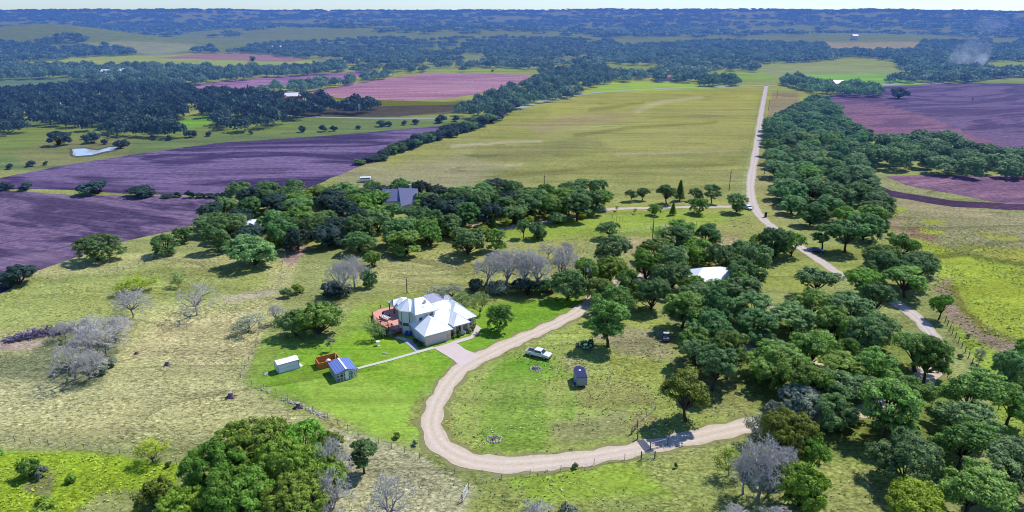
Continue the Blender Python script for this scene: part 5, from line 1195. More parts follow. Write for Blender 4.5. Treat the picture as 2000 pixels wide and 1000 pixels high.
# ---- vehicles
def wheel(parent, x, y, r=.38, wd=.24):
    m = MB(); m.M = Matrix.Translation((x, y, r)) @ Matrix.Rotation(math.pi / 2, 4, 'X'); m.lathe([(r * .5, -wd / 2), (r * .94, -wd / 2), (r, -wd / 3), (r, wd / 3), (r * .94, wd / 2), (r * .5, wd / 2)], n=18); ty = m.build('wheel', M_TYRE, parent)
    m = MB(); m.M = Matrix.Translation((x, y, r)) @ Matrix.Rotation(math.pi / 2, 4, 'X'); m.lathe([(r * .6, -wd / 2 - .015), (r * .6, wd / 2 + .015)], n=14); m.build('rim', M_CHROME, ty)
def car(loc, rz, label, kind, paint, L=4.6, W=1.8):
    pm = plain('car_paint_' + label.split()[0] + kind, paint, .25, .6, .1, vary=.03); t = thing('parked_' + kind, label, kind.replace('_', ' '), loc, rz); h = W / 2
    if kind == 'pickup_truck':
        MB().sideprism([(-2.85, .5), (2.75, .5), (2.85, .7), (2.8, 1.02), (2.5, 1.12), (1.35, 1.2), (-.9, 1.2), (-.9, .86), (-2.85, .86)], -h, h).build('body', pm, t, bevel=.05)
        bed = MB(); bed.box(-2.85, -.9, -h, -h + .1, .865, 1.22); bed.box(-2.85, -.9, h - .1, h, .865, 1.22); bed.box(-2.85, -2.76, -h + .102, h - .102, .865, 1.2); b_ = bed.build('bed_side', pm, t)
        MB().box(-2.74, -.92, -h + .11, h - .11, .87, .9).build('bed_liner', M_DARK, b_)
        cab = [(-.88, 1.2), (1.5, 1.2), (.75, 1.82), (-.75, 1.86)]
    else:
        MB().sideprism([(-L / 2, .32), (L / 2 - .1, .3), (L / 2, .55), (L / 2 - .1, .82), (L / 2 - 1.1, .95), (-L / 2 + .35, 1.0), (-L / 2, .85)], -h, h).build('body', pm, t, bevel=.06)
        cab = [(-L / 2 + .25, .99), (L / 2 - 1.15, .95), (L / 2 - 1.9, 1.52), (-L / 2 + .7, 1.56)] if kind == 'suv' else [(-L / 2 + .7, .98), (L / 2 - 1.2, .95), (L / 2 - 1.95, 1.42), (-L / 2 + 1.25, 1.42)]
    zs = .14; n = 4; m = MB()
    m.add([(x, -h + (.05 if i < 2 else .05 + zs), z) for i, (x, z) in enumerate(cab)] + [(x, h - (.05 if i < 2 else .05 + zs), z) for i, (x, z) in enumerate(cab)], [(0, 1, 2, 3), (7, 6, 5, 4), (1, 5, 6, 2), (2, 6, 7, 3), (3, 7, 4, 0)]).build('cabin', pm, t, bevel=.03)
    gl = MB()
    for s in (-1, 1):
        def pt(u, v_):     # side glass
            x = (cab[0][0] * (1 - u) + cab[1][0] * u) * (1 - v_) + (cab[3][0] * (1 - u) + cab[2][0] * u) * v_; z = cab[0][1] * (1 - v_) + cab[3][1] * v_; return (x, s * (h - .05 - zs * v_ + .012), z)
        for u0, u1 in ((.08, .48), (.52, .90)): gl.add([pt(u0, .15), pt(u1, .15), pt(u1, .85), pt(u0, .85)], [(0, 1, 2, 3)])
    fx = lambda i, j, a, yy: (cab[i][0] * (1 - a) + cab[j][0] * a, yy, cab[i][1] * (1 - a) + cab[j][1] * a)
    for i, j, sg in ((1, 2, 1), (0, 3, -1)):
        q = [fx(i, j, .1, -h + .15), fx(i, j, .1, h - .15), fx(i, j, .88, h - .26), fx(i, j, .88, -h + .26)]; gl.add([(x + sg * .015, y, z + .012) for x, y, z in q], [(0, 1, 2, 3)])
    gl.build('window', M_GLASS, t)
    xw = (1.75, -1.75) if kind == 'pickup_truck' else (L / 2 - .85, -L / 2 + .85)
    for x in xw:
        for s in (-1, 1): wheel(t, x, s * (h - .1), .4 if kind == 'pickup_truck' else .33)
    xe = 2.86 if kind == 'pickup_truck' else L / 2 + .01
    for s in (-1, 1): MB().box(xe - .08, xe + .01, s * (h - .25) - .17, s * (h - .25) + .17, .72, .9).build('headlight', M_CHROME, t); MB().box(-xe - .01, -xe + .06, s * (h - .2) - .1, s * (h - .2) + .1, .62, .84).build('tail_light', M_RED, t)
    MB().box(xe - .02, xe + .06, -h + .1, h - .1, .42, .62).build('bumper', M_DARK, t); MB().box(-xe - .06, -xe + .02, -h + .1, h - .1, .45, .62).build('bumper', M_CHROME, t)
    for s in (-1, 1): MB().box(cab[1][0] - .45, cab[1][0] - .28, s * (h + .06) - .08, s * (h + .06) + .08, cab[0][1] + .1, cab[0][1] + .26).build('mirror', pm, t)
    return t
pa = G3(1041, 697); pb = G3(1064, 702.5); car((pa + pb) / 2 + Vector((0, .9, 0)), math.atan2(pb.y - pa.y, pb.x - pa.x), 'white pickup truck with empty bed on the grass by the driveway', 'pickup_truck', (.76, .76, .74), W=1.95)
car(G3(1594, 492), R_(-28), 'dark blue car parked in oak shade beside the dirt road', 'car', (.02, .03, .16)); car(G3(1460, 408), R_(-68), 'white car parked under an oak where the farm track meets the road', 'suv', (.7, .74, .8))
t = thing('cargo_trailer', 'enclosed grey trailer with a dark roof and pointed nose on the meadow', 'trailer', (*G(1136, 757), 0), R_(94))
pf = [(0, -1.1), (4.0, -1.1), (4.9, -.1), (4.9, .1), (4.0, 1.1), (0, 1.1)]
MB().prism(pf, .45, 2.3).build('body', plain('trailer_grey', (.22, .25, .34), .45, .4, .2), t); MB().prism([(x * 1.005 - .02, y * 1.02) for x, y in pf], 2.302, 2.38).build('roof', plain('trailer_roof', (.02, .025, .08), .4, .4), t)
MB().box(2.5, 3.0, -.2, .2, 2.385, 2.5).build('roof_vent', M_WHITE, t); MB().box(-.04, -.01, -.98, .98, .5, 2.2).build('door', plain('trailer_door', (.26, .30, .40), .4, .4, .3), t)
for s in (-1, 1):
    wheel(t, 1.6, s * 1.15, .36, .2); wheel(t, 2.4, s * 1.15, .36, .2); MB().box(1.15, 2.85, s * 1.2 - .12, s * 1.2 + .12, .78, .84).build('fender', M_CHROME, t); MB().box(-.07, -.045, s * .9 - .06, s * .9 + .06, .6, .8).build('tail_light', M_RED, t)
MB().tube([(4.8, 0, .5), (6., 0, .5)], .06, 6).build('hitch', M_DARK, t)
t = thing('tractor', 'green tractor with red seat and mower deck at the shade of the straight oak', 'tractor', (*G(1148, 676), 0), R_(172))
MB().box(.1, 1.7, -.35, .35, .75, 1.25).build('hood', M_GREEN, t, bevel=.1); MB().box(-.9, .1, -.3, .3, .55, .85).build('chassis', M_DARK, t); MB().box(-.75, -.25, -.28, .28, 1.0, 1.1).build('seat', M_RED, t); MB().box(-.85, -.75, -.28, .28, 1.1, 1.5).build('seat_back', M_RED, t)
m = MB(); m.tube([(-.95, -.5, .8), (-.95, -.5, 2.2), (-.95, .5, 2.2), (-.95, .5, .8)], .05, 6); m.build('roll_bar', M_DARK, t)
for s in (-1, 1):
    wheel(t, -.65, s * .75, .66, .42); wheel(t, 1.3, s * .62, .40, .28); MB().box(-1.1, -.2, s * .75 - .22, s * .75 + .22, 1.35, 1.41).build('fender', M_GREEN, t)
    MB().tube([(-.1, s * .5, .95), (.9, s * .5, 1.35), (2.1, s * .5, .6)], .07, 6).build('loader_arm', M_GREEN, t)
MB().sideprism([(2.05, .15), (2.75, .12), (2.7, .2), (2.2, .3), (2.1, .75), (2.0, .75)], -.85, .85).build('bucket', M_DARK, t); MB().tube([(.05, 0, 1.05), (-.2, 0, 1.35)], .03, 5).build('steering_column', M_DARK, t)
m = MB(); m.M = Matrix.Translation((-.25, 0, 1.38)); m.lathe([(.16, 0), (.19, .02), (.16, .04)], n=14); m.build('steering_wheel', M_DARK, t)
t = thing('mower', 'green disc-topped mower deck on the grass before the tractor', 'mower', (*G(1143, 681.5), 0), R_(170)); MB().prism([(-1, -.6), (.8, -.7), (1.1, 0), (.8, .7), (-1, .6)], .12, .38).build('deck', M_GREEN, t, bevel=.06)
for s in (-.5, .2): m = MB(); m.M = Matrix.Translation((s, .1 * s, .385)); m.lathe([(.28, 0), (.24, .14)], n=12); m.build('spindle_cover', M_CHROME, t)
for s in (-1, 1): wheel(t, -1.05, s * .45, .18, .1)
t = thing('utility_buggy', 'dark utility buggy with roll cage parked under the oaks', 'utility buggy', (*G(1300, 664), 0), R_(80)); MB().sideprism([(-1.4, .45), (1.3, .4), (1.4, .75), (.7, .95), (.2, .7), (-.3, .7), (-.35, 1.0), (-1.4, 1.0)], -.7, .7).build('body', plain('buggy_paint', (.10, .11, .15), .4, .5), t, bevel=.04)
m = MB()
for s in (-.6, .6): m.tube([(.65, s, .9), (.3, s, 1.85), (-.4, s, 1.85), (-.45, s, 1.0)], .035, 5)
m.build('roll_cage', M_DARK, t); MB().box(-.45, .4, -.62, .62, 1.86, 1.9).build('roof', plain('buggy_roof', (.5, .52, .6), .4), t)
for s in (-1, 1): wheel(t, .95, s * .68, .32, .22); wheel(t, -.95, s * .68, .32, .22); MB().box(-.3, .1, s * .33 - .25, s * .33 + .25, .72, .85).build('seat', M_DARK, t)
# ---- other buildings
def hut(name, label, cat, c, rz, w, d, hw_, hr_, roof, wall, gable=True, wins=0, shed=0.):
    t = thing(name, label, cat, (c[0], c[1], float(hgt(c[0], c[1]))), rz)
    MB().box(-w / 2, w / 2, -d / 2, d / 2, -.3, hw_).build('wall', wall, t)
    if gable:
        e = .4
        for s in (-1, 1):
            y1 = s * (d / 2 + e); ze = hw_ - e * (hr_ - hw_) / (d / 2)
            MB().slab([(-w / 2 - e, 0, hr_ + .1), (w / 2 + e, 0, hr_ + .1), (w / 2 + e, y1, ze + .1), (-w / 2 - e, y1, ze + .1)], .1).build('roof', roof, t)
        m = MB()
        for x in (-w / 2, w / 2): m.add([(x, -d / 2, hw_), (x, d / 2, hw_), (x, 0, hr_)], [(0, 1, 2)])
        m.build('gable', wall, t)
    else: hip(t, -w / 2 - .5, w / 2 + .5, -d / 2 - .5, d / 2 + .5, hw_, hr_, 'a', mat=roof, rib=M_RIB if roof is M_ROOF else None)
    for k in range(wins):
        x = -w / 2 + w * (k + .5) / wins; window(t, (x - .5, -d / 2), (x + .5, -d / 2), 1., 2.1, (0, -1))
    if wins: MB().box(w * .12, w * .12 + 1, -d / 2 - .05, -d / 2 - .01, 0, 2.1).build('door', M_WHITE, t)
    return t
hut('house', 'house with a large white hip roof, almost hidden among the oaks', 'house', G(1388, 536, 3), R_(8), 13.6, 8.6, 2.8, 5.2, M_ROOF, M_WALLW, False, 4)
t = thing('house', 'house with a steep slate-grey roof in the middle of the wood', 'house', (*G(785, 408), 0), R_(4))
MB().box(-6.8, 6.6, -3.4, 3.4, -.2, 4.2).build('wall', M_WALLW, t)
MB().slab([(-7.2, -3.9, 4.1), (0.3, -3.9, 4.1), (-.4, .3, 8.0), (-7.0, .3, 8.0)], .15).build('roof', M_SLATE, t, label='left roof slope'); MB().slab([(-7.2, 4.6, 4.1), (7, 4.6, 4.1), (6.4, .4, 7.9), (-7.0, .4, 7.9)], .15).build('roof', M_SLATE, t, label='rear roof slope')
MB().slab([(.4, -7., 2.8), (7.0, -3.9, 4.0), (6.4, .3, 7.9), (-1.0, .5, 8.4)], .15).build('roof', M_SLATE, t, label='right roof slope'); MB().box(.6, 6.2, -5.5, -3.42, 0, 3.2).build('wall', M_WALLW, t); window(t, (-5.5, -3.4), (-4, -3.4), 1.2, 2.6, (0, -1)); window(t, (-2.5, -3.4), (-1, -3.4), 1.2, 2.6, (0, -1))
MB().box(3, 3.9, 1.2, 2.1, 6, 9.2).build('chimney', M_STONE, t)
hut('shed', 'small shed with a bright white roof at the left of the wood', 'shed', G(491, 433, 3), R_(15), 4.6, 4.2, 2.6, 3.7, M_ROOF, M_WALLW)
hut('outbuilding', 'small outbuilding with a pale flat roof between the oaks', 'outbuilding', G(1488, 658, 2), R_(-15), 4.2, 3., 2.2, 2.6, plain('grey_flat_roof', (.55, .52, .54), .7), plain('outbuilding_wall', (.12, .12, .14)), True, 0)
t = thing('livestock_trailer', 'long white box trailer alone on the near edge of the big field', 'trailer', (*G(714, 355), 0), R_(8)); MB().box(-2.4, 2.4, -1.1, 1.1, .5, 2.2).build('body', M_WHITE, t, bevel=.1)
for x in (-.5, .5):
    for s in (-1, 1): wheel(t, x, s * 1.0, .35, .2)
MB().tube([(-2.4, 0, .6), (-3.6, 0, .6)], .07, 6).build('hitch', M_DARK, t); MB().box(-2.0, 2.0, -1.13, -1.11, 1.5, 1.9).build('vent_slot', M_STEEL, t)
M_FARR = plain('barn_red', (.40, .10, .10), .7); M_FW = plain('far_white', (.7, .66, .72), .6)
for (u, v, w_, d_f, hh, rf, wl, lb) in [(575,196,14,9,4,M_FW,M_FARR,'far red-walled barn with a white roof inside the dark left woods'),(551,199,7,6,3,M_FARR,M_FW,'small far red-roofed house left of the red-walled barn'),
    (1297,158,16,8,4,plain('far_maroon', (.26,.10,.14)),M_FW,'far maroon-roofed barn behind the top of the big field'),(1330,156,12,9,5,plain('far_pink', (.55,.42,.5)),M_FW,'far pinkish house right of the maroon barn'),
    (1636,170,12,10,4,M_ROOF,M_WALLW,'white-roofed building in the copse behind the wine-red field'),(220,148,22,9,5,M_FW,M_FW,'long far white building in the green woodland strip'),(244,146,18,9,5,M_FW,M_FW,'second far white building right of the long one'),(108,218,10,7,4,M_FW,M_FW,'tiny far white house in the dark left woods'),
    (1668,78,14,10,9,M_FW,M_FW,'tiny far white silo house at the edge of the hills'),(541,97,18,10,5,M_FW,M_FW,'far pale house on the middle hill')]:
    g_ = GH(u, v); hut('farm_building', lb, 'farm building', g_, R_(10), w_, d_f, hh, hh + 2.4, rf, wl)
# ---- poles, wires, fences, gates
def pole(u, v, h, label, trafo=False, arm=True):
    x, y = G(u, v); t = thing('utility_pole', label, 'utility pole', (x, y, 0), .5, 'utility poles')
    MB().tube([(0, 0, -.3), (0, 0, h)], [.17, .11], 8).build('pole', M_WOOD, t)
    if arm: MB().box(-.9, .9, -.05, .05, h - .7, h - .58).build('crossarm', M_WOOD, t)
    if trafo: MB().lathe([(.24, h - 2.6), (.26, h - 2.5), (.26, h - 1.8), (.15, h - 1.65)], c=(-.42, 0, 0), n=12).build('transformer', plain('transformer_grey', (.55, .62, .72), .4), t)
    return Vector((x, y, h - .5))
pA = pole(1148, 582, 10.2, 'utility pole with a transformer at the bend of the driveway', True); pB = pole(1274, 472, 9.5, 'utility pole behind the light tree at the back of the home wood')
pC = pole(1424, 372, 8.5, 'utility pole behind the oaks by the road junction'); pD = pole(1063, 384, 9., 'utility pole behind the middle clump'); pE = pole(1493, 340, 8., 'utility pole at the near end of the road belt strip')
pF = pole(1497, 268, 8., 'utility pole beside the straight dirt road'); pG = pole(1501, 215, 8., 'farther utility pole beside the straight dirt road'); pH = pole(1517, 192, 8., 'farthest utility pole near the head of the dirt road'); pole(795, 572, 4.5, 'plain thin post standing behind the house', arm=False)
def wire(a, b, label, sag=1.2, n=12, r=.022):
    o = MB().tube([a.lerp(b, k / n) - Vector((0, 0, sag * 4 * (k / n) * (1 - k / n))) for k in range(n + 1)], r, 4).build('power_line', M_DARK); tag(o, label, 'power line', 'power lines')
wire(pA, pB, 'power line from the transformer pole to the meadow pole'); wire(pB, pC, 'power line from the meadow pole to the junction pole'); wire(pE, pF, 'power line along the dirt road, nearest span'); wire(pF, pG, 'power line along the dirt road, middle span'); wire(pG, pH, 'power line along the dirt road, farthest span')
wire(pA - Vector((0, 0, .6)), pB - Vector((0, 0, .6)), 'lower power line from the transformer pole to the meadow pole')
PM = MB().tube([(0, 0, -.2), (0, 0, 1.25)], .05, 5).mesh('fence_post', M_WOOD); PMW = MB().tube([(0, 0, -.2), (0, 0, 1.45)], .09, 6).mesh('fence_post_thick', M_WOOD)
def fence(px, label, gap=4., thick=False, rows=(.4, .8, 1.15), maxp=100):
    P = [Vector(G(*p)) for p in px]; t = thing('wire_fence', label, 'fence', (P[0].x, P[0].y, 0)); wr = MB(); pts = []
    for i in range(len(P) - 1):
        n = max(1, round((P[i + 1] - P[i]).length / gap)); pts += [P[i].lerp(P[i + 1], k / n) for k in range(n)]
    pts.append(P[-1])
    for p in pts[:maxp]: o = part('post', PMW if thick else PM, t); o.location = (p.x - P[0].x, p.y - P[0].y, 0); o.rotation_euler = (TR.uniform(-.05, .05), TR.uniform(-.05, .05), 0)
    for z in rows: wr.tube([(p.x - P[0].x, p.y - P[0].y, z) for p in pts], .014, 3)
    wr.build('wire', M_STEEL, t)
fence([(470,738),(492,752),(540,770),(583,792),(640,817),(700,852),(740,868),(790,884),(850,908),(928,944)], 'wire fence along the front of the lawn down to the corner gate', 3.6)
fence([(470,738),(486,706),(500,680),(505,655),(520,640)], 'wire fence climbing the left side of the lawn', 3.6)
fence([(928,944),(980,938),(1035,930),(1095,920),(1160,908),(1220,898),(1252,893)], 'wire fence along the lower side of the driveway', 4.)
fence([(0,862),(60,866),(130,874),(200,882),(270,894),(345,908)], 'wire fence between the dry pasture and the bright lower meadow', 3.2)
fence([(1846,628),(1860,652),(1885,688),(1905,722),(1925,765),(1950,800)], 'wire fence beside the right field below the road bend', 2.6, True)
fence([(1444,388),(1452,340),(1463,290),(1474,240),(1485,190)], 'wire fence between the big field and the dirt road', 9.)
fence([(553,572),(548,545),(552,515),(560,500),(590,505)], 'wire fence crossing the pasture behind the lawn', 4.); fence([(1245,830),(1262,815),(1280,800)], 'short wire fence running from the gate into the wood', 3.); fence([(1180,458),(1240,452),(1300,444),(1360,438)], 'wire fence across the upper meadow', 6.)
fence([(210,540),(300,505),(430,470)], 'wire fence along the plum ploughed field', 5.)
for i, (u, v) in enumerate([(1199,437),(1204,436),(1210,435),(1216,434),(1196,428),(1205,427)]):
    o = MB().tube([(0, 0, -.2), (0, 0, 2.3)], .05, 5).build('garden_stake', M_WOOD); o.location = (*G(u, v), 0); tag(o, 'thin garden stake standing in the upper meadow above the gnarled oak', 'stake', 'garden stakes in the upper meadow')
def gate(p0, p1, h, label, mat, name='farm_gate', bars=5, vert=0, z0=.12):
    a = G3(*p0); b = G3(*p1); L = (b - a).length; t = thing(name, label, 'gate', a, math.atan2(b.y - a.y, b.x - a.x)); m = MB(); m.tube([(0, 0, z0), (L, 0, z0), (L, 0, h), (0, 0, h), (0, 0, z0)], .035, 5)
    m.build('frame', mat, t); m = MB()
    for k in range(1, bars): z = z0 + (h - z0) * k / bars; m.tube([(0, 0, z), (L, 0, z)], .02, 4)
    for k in range(1, vert): m.tube([(L * k / vert, 0, z0), (L * k / vert, 0, h)], .015, 4)
    m.build('bars', mat, t)
    for x in (-.1, L + .1): MB().tube([(x, 0, -.2), (x, 0, h + .25)], .09, 6).build('post', M_WOOD, t)
    return t
gt = gate((1271, 878), (1303, 869.5), 1.35, 'pale wrought gate swung open over the driveway edge beside the cattle grid', M_STEEL, vert=12, bars=2)
m = MB(); m.tube([(1.9 + .22 * math.cos(x), 0, .72 + .28 * math.sin(x)) for x in [math.pi * (-.15 + k / 8 * 1.3) for k in range(9)]], .035, 5); m.build('horseshoe', M_DARK, gt)
gate((1253.5, 897), (1277.5, 896), 1.3, 'green-topped fence brace panel below the cattle grid', plain('gate_green', (.05, .2, .14), .5), bars=2); gate((1234, 848), (1244.5, 836), 1.4, 'brown slatted gate panel above the driveway', M_WOOD, bars=3, vert=8); gate((903, 980), (914, 957), 1.3, 'pale mesh gate at the fence corner at the bottom', M_WHITE, vert=10, bars=3)
t = thing('gate_post', 'single stout wooden post at the upper end of the cattle grid', 'post', (*G(1245, 858), 0)); MB().tube([(0, 0, -.2), (0, 0, 1.8)], .12, 8).build('post', M_WOOD, t)
cg = [G3(1243.5, 861), G3(1257, 859.5), G3(1277.5, 882), G3(1262, 885)]; c_ = sum(cg, Vector()) / 4; t = thing('cattle_grid', 'grey steel cattle grid laid across the driveway', 'cattle grid', c_); t.location.z = .06; m = MB(); q = [p - c_ for p in cg]
m.add([(p.x, p.y, .0) for p in q], [(0, 1, 2, 3)]); m.build('pit', plain('grid_pit', (.16, .15, .22), .8), t); m = MB()
for k in range(13): f = k / 12; a_ = q[0].lerp(q[1], f); b_ = q[3].lerp(q[2], f); m.tube([(a_.x, a_.y, .04), (b_.x, b_.y, .04)], .045, 5)
m.build('rail', M_STEEL, t)
t = gate((1495, 423), (1520, 421), 1.2, 'low rail fence panel beside the dirt road by the junction', M_WOOD, 'rail_fence', bars=2); o = thing('mailbox_post', 'dark stone pillar at the roadside junction', 'pillar', (*G(1495, 424), 0)); MB().box(-.35, .35, -.35, .35, -.1, 1.9).build('pillar', M_DARK, o); MB().box(-.45, .45, -.45, .45, 1.9, 2.05).build('cap', M_STEEL, o)
# ---- stumps, stones, brush
def stump(u, v, label, s=1.):
    t = thing('tree_stump', label, 'tree stump', (*G(u, v), 0), TR.uniform(0, 6), 'tree stumps on the pasture', s); m = MB(); m.lathe([(.62, -.1), (.5, .12), (.38, .4), (.36, .85), (.30, .9)], n=11)
    for k in range(5): a_ = k * 1.3; m.tube([(.3 * math.cos(a_), .3 * math.sin(a_), .2), (1.0 * math.cos(a_), 1.0 * math.sin(a_), 0)], [.16, .04], 5)
    m.build('wood', plain('stump_wood' + str(u), (.16, .10, .14), .95, vary=.4, scale=5), t); MB().lathe([(.34, .905), (.05, .93)], n=11).build('cut_face', plain('cut_face' + str(u), (.42, .32, .26), .9), t)
stump(451, 776, 'pale-footed tree stump just left of the lawn fence', 1.25); stump(583, 796, 'tree stump standing right on the lawn fence line', 1.2); stump(327, 713, 'tree stump alone in the middle of the dry pasture', 1.); stump(267, 691, 'small dark stump near the dead clump', .7)
def stones(u, v, n, rr_, label, name='stone_ring', ring_=True, ash=True):
    t = thing(name, label, name.replace('_', ' '), (*G(u, v), 0)); r = random.Random(u); m = MB()
    for k in range(n):
        a_ = 6.283 * k / n; q = rr_ * (r.uniform(.85, 1.15) if ring_ else r.uniform(0, 1)); s = r.uniform(.13, .28)
        m.M = Matrix.Translation((q * math.cos(a_) * 1.3, q * math.sin(a_), s * .4)) @ Matrix.Rotation(r.uniform(0, 3), 4, 'Z') @ Matrix.Diagonal((s * 1.3, s, s * .8, 1)); m.lathe([(.35, -1), (.95, -.5), (1, .1), (.6, .75), (.2, .9)], n=7)
    m.build('stones', M_ROCK, t)
    if ash:
        m = MB()
        for k in range(9): a_ = r.uniform(0, 6.28); m.tube([(math.cos(a_) * .7, math.sin(a_) * .7, .1), (-math.cos(a_) * .5, -math.sin(a_) * .5, r.uniform(.1, .5))], .06, 5)
        m.build('charred_logs', M_BRUSH, t)
stones(965, 858, 16, 1.0, 'round fire ring of stones in the middle of the driveway loop'); stones(1045, 721, 14, .9, 'fire pit of stones with burnt logs below the pickup'); stones(519, 731, 12, .8, 'heap of pale stones at the left end of the white shed', 'stone_pile', False, False); stones(309 * 2.44, 691, 6, .4, 'small group of stones on the lawn below the birdbath', 'stone_pile', False, False)
for i, (u, v) in enumerate([(556,781),(566,786),(575,789),(592,793),(604,800),(613,805),(622,809),(632,814),(512,760),(524,765)]): stones(u, v, 5, .8, f'loose stones at the foot of the lawn fence, {ORD_[i]} from its left end', 'stone_pile', False, False)
t = thing('brush_pile', 'long pile of cut purplish brush and logs at the left of the dead clump', 'brush pile', (*G(82, 655), 0), R_(28)); r = random.Random(9); m = MB(); m2 = MB()
for k in range(420):
    x = r.uniform(-7, 7); env = (1 - (x / 7.4) ** 2) ** .5; y = r.gauss(0, .8) * env; z = abs(r.gauss(.5, .5)) * env; d = Vector((r.gauss(0, 1), r.gauss(0, .8), r.gauss(0, .35))).normalized() * r.uniform(.5, 1.6)
    (m if k % 5 else m2).tube([(x - d.x, y - d.y, max(.05, z - d.z)), (x, y, z + .1), (x + d.x, y + d.y, max(.05, z + d.z))], [.07, .09, .04] if k % 5 else [.16, .18, .12], 4)
m.build('branches', M_BRUSH, t); m2.build('logs', plain('log_bark', (.20, .16, .24), .95, vary=.3), t)
t = thing('brush_pile', 'heap of pale lilac brush beside the shady driveway bend', 'brush pile', (*G(1600, 808), 0)); m = MB()
for k in range(200):
    x = r.uniform(-3, 3); y = r.uniform(-1.2, 1.2); z = abs(r.gauss(.3, .3)); d = Vector((r.gauss(0, 1), r.gauss(0, .8), r.gauss(0, .3))).normalized() * r.uniform(.4, 1.1); m.tube([(x - d.x, y - d.y, max(.05, z - d.z)), (x + d.x, y + d.y, max(.05, z + d.z))], .05, 4)
m.build('branches', DEADW, t)
for i, (u, v, w_) in enumerate([(1122,915,14),(810,870,12),(775,855,14),(1355 - 35,914,8),(700,868,10),(560,660,12),(1875,700,10),(1890,660,8),(140,940,22),(330,912,14),(1700,475,10),(1000,425,10)]):
    T(u, v, w_ * 1.1, w_ * .7, 'bush', ['oak_dark', 'grey', 'olive'][i % 3], 'low scrub tuft growing alone on open grass', group='scrub tufts on open grass')
# ---- smoke rising from a burning heap in the far valley
g0 = GH(1875, 137); tS = NT('smoke'); tS.n.remove(tS.out); tS.out = tS.new('ShaderNodeOutputMaterial'); pv = tS.new('ShaderNodeVolumePrincipled'); pv.inputs['Color'].default_value = (.85, .88, 1, 1); pv.inputs['Anisotropy'].default_value = .2
ob = tS.obj(); n = tS.noise(.045, 5, ob, .65, .6); sp = tS.new('ShaderNodeSeparateXYZ'); tS.con(ob, sp.inputs[0])
dn = tS.math('MULTIPLY', tS.ramp(n, [(.44, 0), (.72, 1)]), tS.ramp(tS.math('DIVIDE', sp.outputs[2], 70.), [(0, .09), (.35, .03), (1, .0)])); tS.con(dn, pv.inputs['Density']); tS.con(pv.outputs[0], tS.out.inputs['Volume'])
m = MB(); m.tube([(0, 0, -1), (-6, 0, 8), (10, 0, 20), (26, 0, 36), (30, 0, 52), (22, 0, 70)], [3, 15, 22, 17, 19, 24], 16); o = m.build('smoke_plume', MATS['smoke'], smooth=True); o.location = (g0[0], g0[1], float(hgt(*g0))); tag(o, 'thin white smoke plume rising from a fire in the far right woods', 'smoke')

# ---- tussocks of dry grass and weeds: nobody could count them
def tufts(name, label, mat, polys, dens, seed, s0, s1, holes=(), h=.8, gate=.42):
    r = np.random.RandomState(seed); PX = []; 
    for poly in polys:
        W = [G(u, v) for u, v in poly]; x0 = min(p[0] for p in W); x1 = max(p[0] for p in W); y0 = min(p[1] for p in W); y1 = max(p[1] for p in W)
        n = int((x1 - x0) * (y1 - y0) * dens); X = r.uniform(x0, x1, n); Y = r.uniform(y0, y1, n); u, v = to_uv(X, Y, 0.); ok = polydist(u, v, poly) > 2
        for h_ in holes: ok &= polydist(u, v, h_) < -3
        ok &= fbm(X / 9, Y / 9, seed, 3) > gate
        PX.append(np.stack([X[ok], Y[ok]], 1))
    P = np.concatenate(PX); n = len(P); K = 5; s = r.uniform(s0, s1, n)
    a = r.uniform(0, 6.28, (n, K)); ll = r.uniform(.5, 1., (n, K)) * s[:, None]; bx = np.cos(a); by = np.sin(a)
    c = np.repeat(P[:, None, :], K, 1); z = np.zeros((n, K))
    A = np.stack([c[..., 0] - by * ll * .35, c[..., 1] + bx * ll * .35, z], -1); B = np.stack([c[..., 0] + by * ll * .35, c[..., 1] - bx * ll * .35, z], -1)
    Cc = np.stack([c[..., 0] + bx * ll + by * ll * .25, c[..., 1] + by * ll - bx * ll * .25, z + ll * h], -1); D = np.stack([c[..., 0] + bx * ll - by * ll * .25, c[..., 1] + by * ll + bx * ll * .25, z + ll * h], -1)
    V = np.stack([A, B, Cc, D], 2).reshape(-1, 3); tone = np.repeat(r.uniform(0, 1, n), K * 4)
    me = arrmesh(name, V, np.arange(len(V)).reshape(-1, 4), mat, tone); o = bpy.data.objects.new(name, me); COL.objects.link(o); tag(o, label, 'grass', kind='stuff'); print(name, n)
ROADH = []
_q = [G(*p) for p in DRIVE]
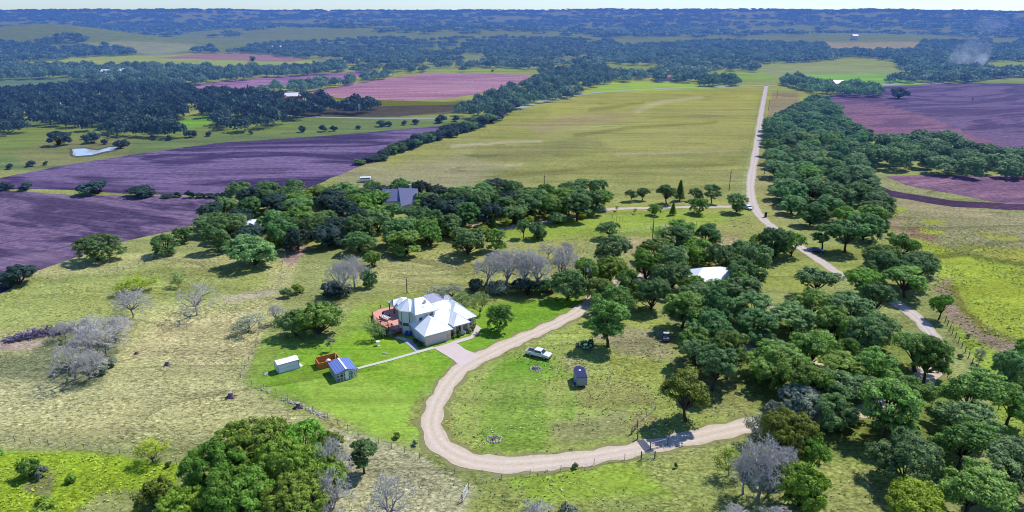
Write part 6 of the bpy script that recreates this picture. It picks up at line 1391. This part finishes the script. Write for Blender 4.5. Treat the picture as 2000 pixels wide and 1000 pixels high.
LAWN = [(470,745),(505,660),(560,640),(640,600),(700,575),(1150,575),(1150,600),(1040,650),(900,715),(846,785),(828,858),(760,870),(620,825)]
STRAW = leafmat('straw', (.36, .36, .15), (.80, .77, .44), .01, .2); WEED = leafmat('weed', (.10, .16, .04), (.32, .42, .13), .02, .2)
LEFT = [(-60,560),(220,505),(470,492),(640,500),(760,500),(880,560),(700,575),(560,640),(500,690),(470,745),(620,830),(760,872),(900,940),(860,1030),(700,1010),(420,880),(340,905),(0,862),(-60,862)]
LOOP = [(925,725),(1060,672),(1140,632),(1250,600),(1330,700),(1480,740),(1460,812),(1250,858),(1100,888),(960,892),(890,865),(872,820),(890,760)]
LOW = [(700,900),(900,935),(1000,928),(1260,892),(1440,858),(1700,880),(1760,1030),(900,1060),(920,960)]
tufts('grass_tufts', 'pale dry grass tussocks standing all over the pasture', STRAW, [LEFT], 1.0, 61, .10, .26, holes=[LAWN], gate=.40)
tufts('weeds', 'dark green weeds and grass clumps growing through the pasture', WEED, [LEFT], .4, 62, .10, .24, holes=[LAWN], gate=.54)
tufts('grass_tufts', 'pale grass tussocks in the loop meadow and below the driveway', STRAW, [LOOP, LOW], .5, 63, .12, .28, gate=.50)
tufts('weeds', 'green weeds in the loop meadow and below the driveway', WEED, [LOOP, LOW], .9, 64, .12, .30, gate=.44)
tufts('weeds', 'yellow-green weeds of the bright lower left meadow', leafmat('weed_bright', (.20, .32, .03), (.52, .66, .09), .02, .2), [[(-40,872),(200,890),(345,912),(340,950),(200,1000),(-40,1060)]], 2.2, 65, .14, .34, gate=.40)
tufts('grass_tufts', 'grass tussocks of the field beyond the right fence', leafmat('field_grass', (.22, .30, .05), (.58, .64, .20), .02, .2), [[(1730,400),(2060,470),(2060,1000),(1960,860),(1900,700),(1850,620),(1790,500)]], .9, 66, .2, .45, gate=.46)
tufts('grass_tufts', 'grass tussocks of the upper meadow between the woods', STRAW, [[(620,485),(1150,450),(1480,420),(1560,470),(1490,480),(1250,465),(1150,560),(880,590),(900,545),(740,520)]], .4, 67, .2, .45, gate=.48)
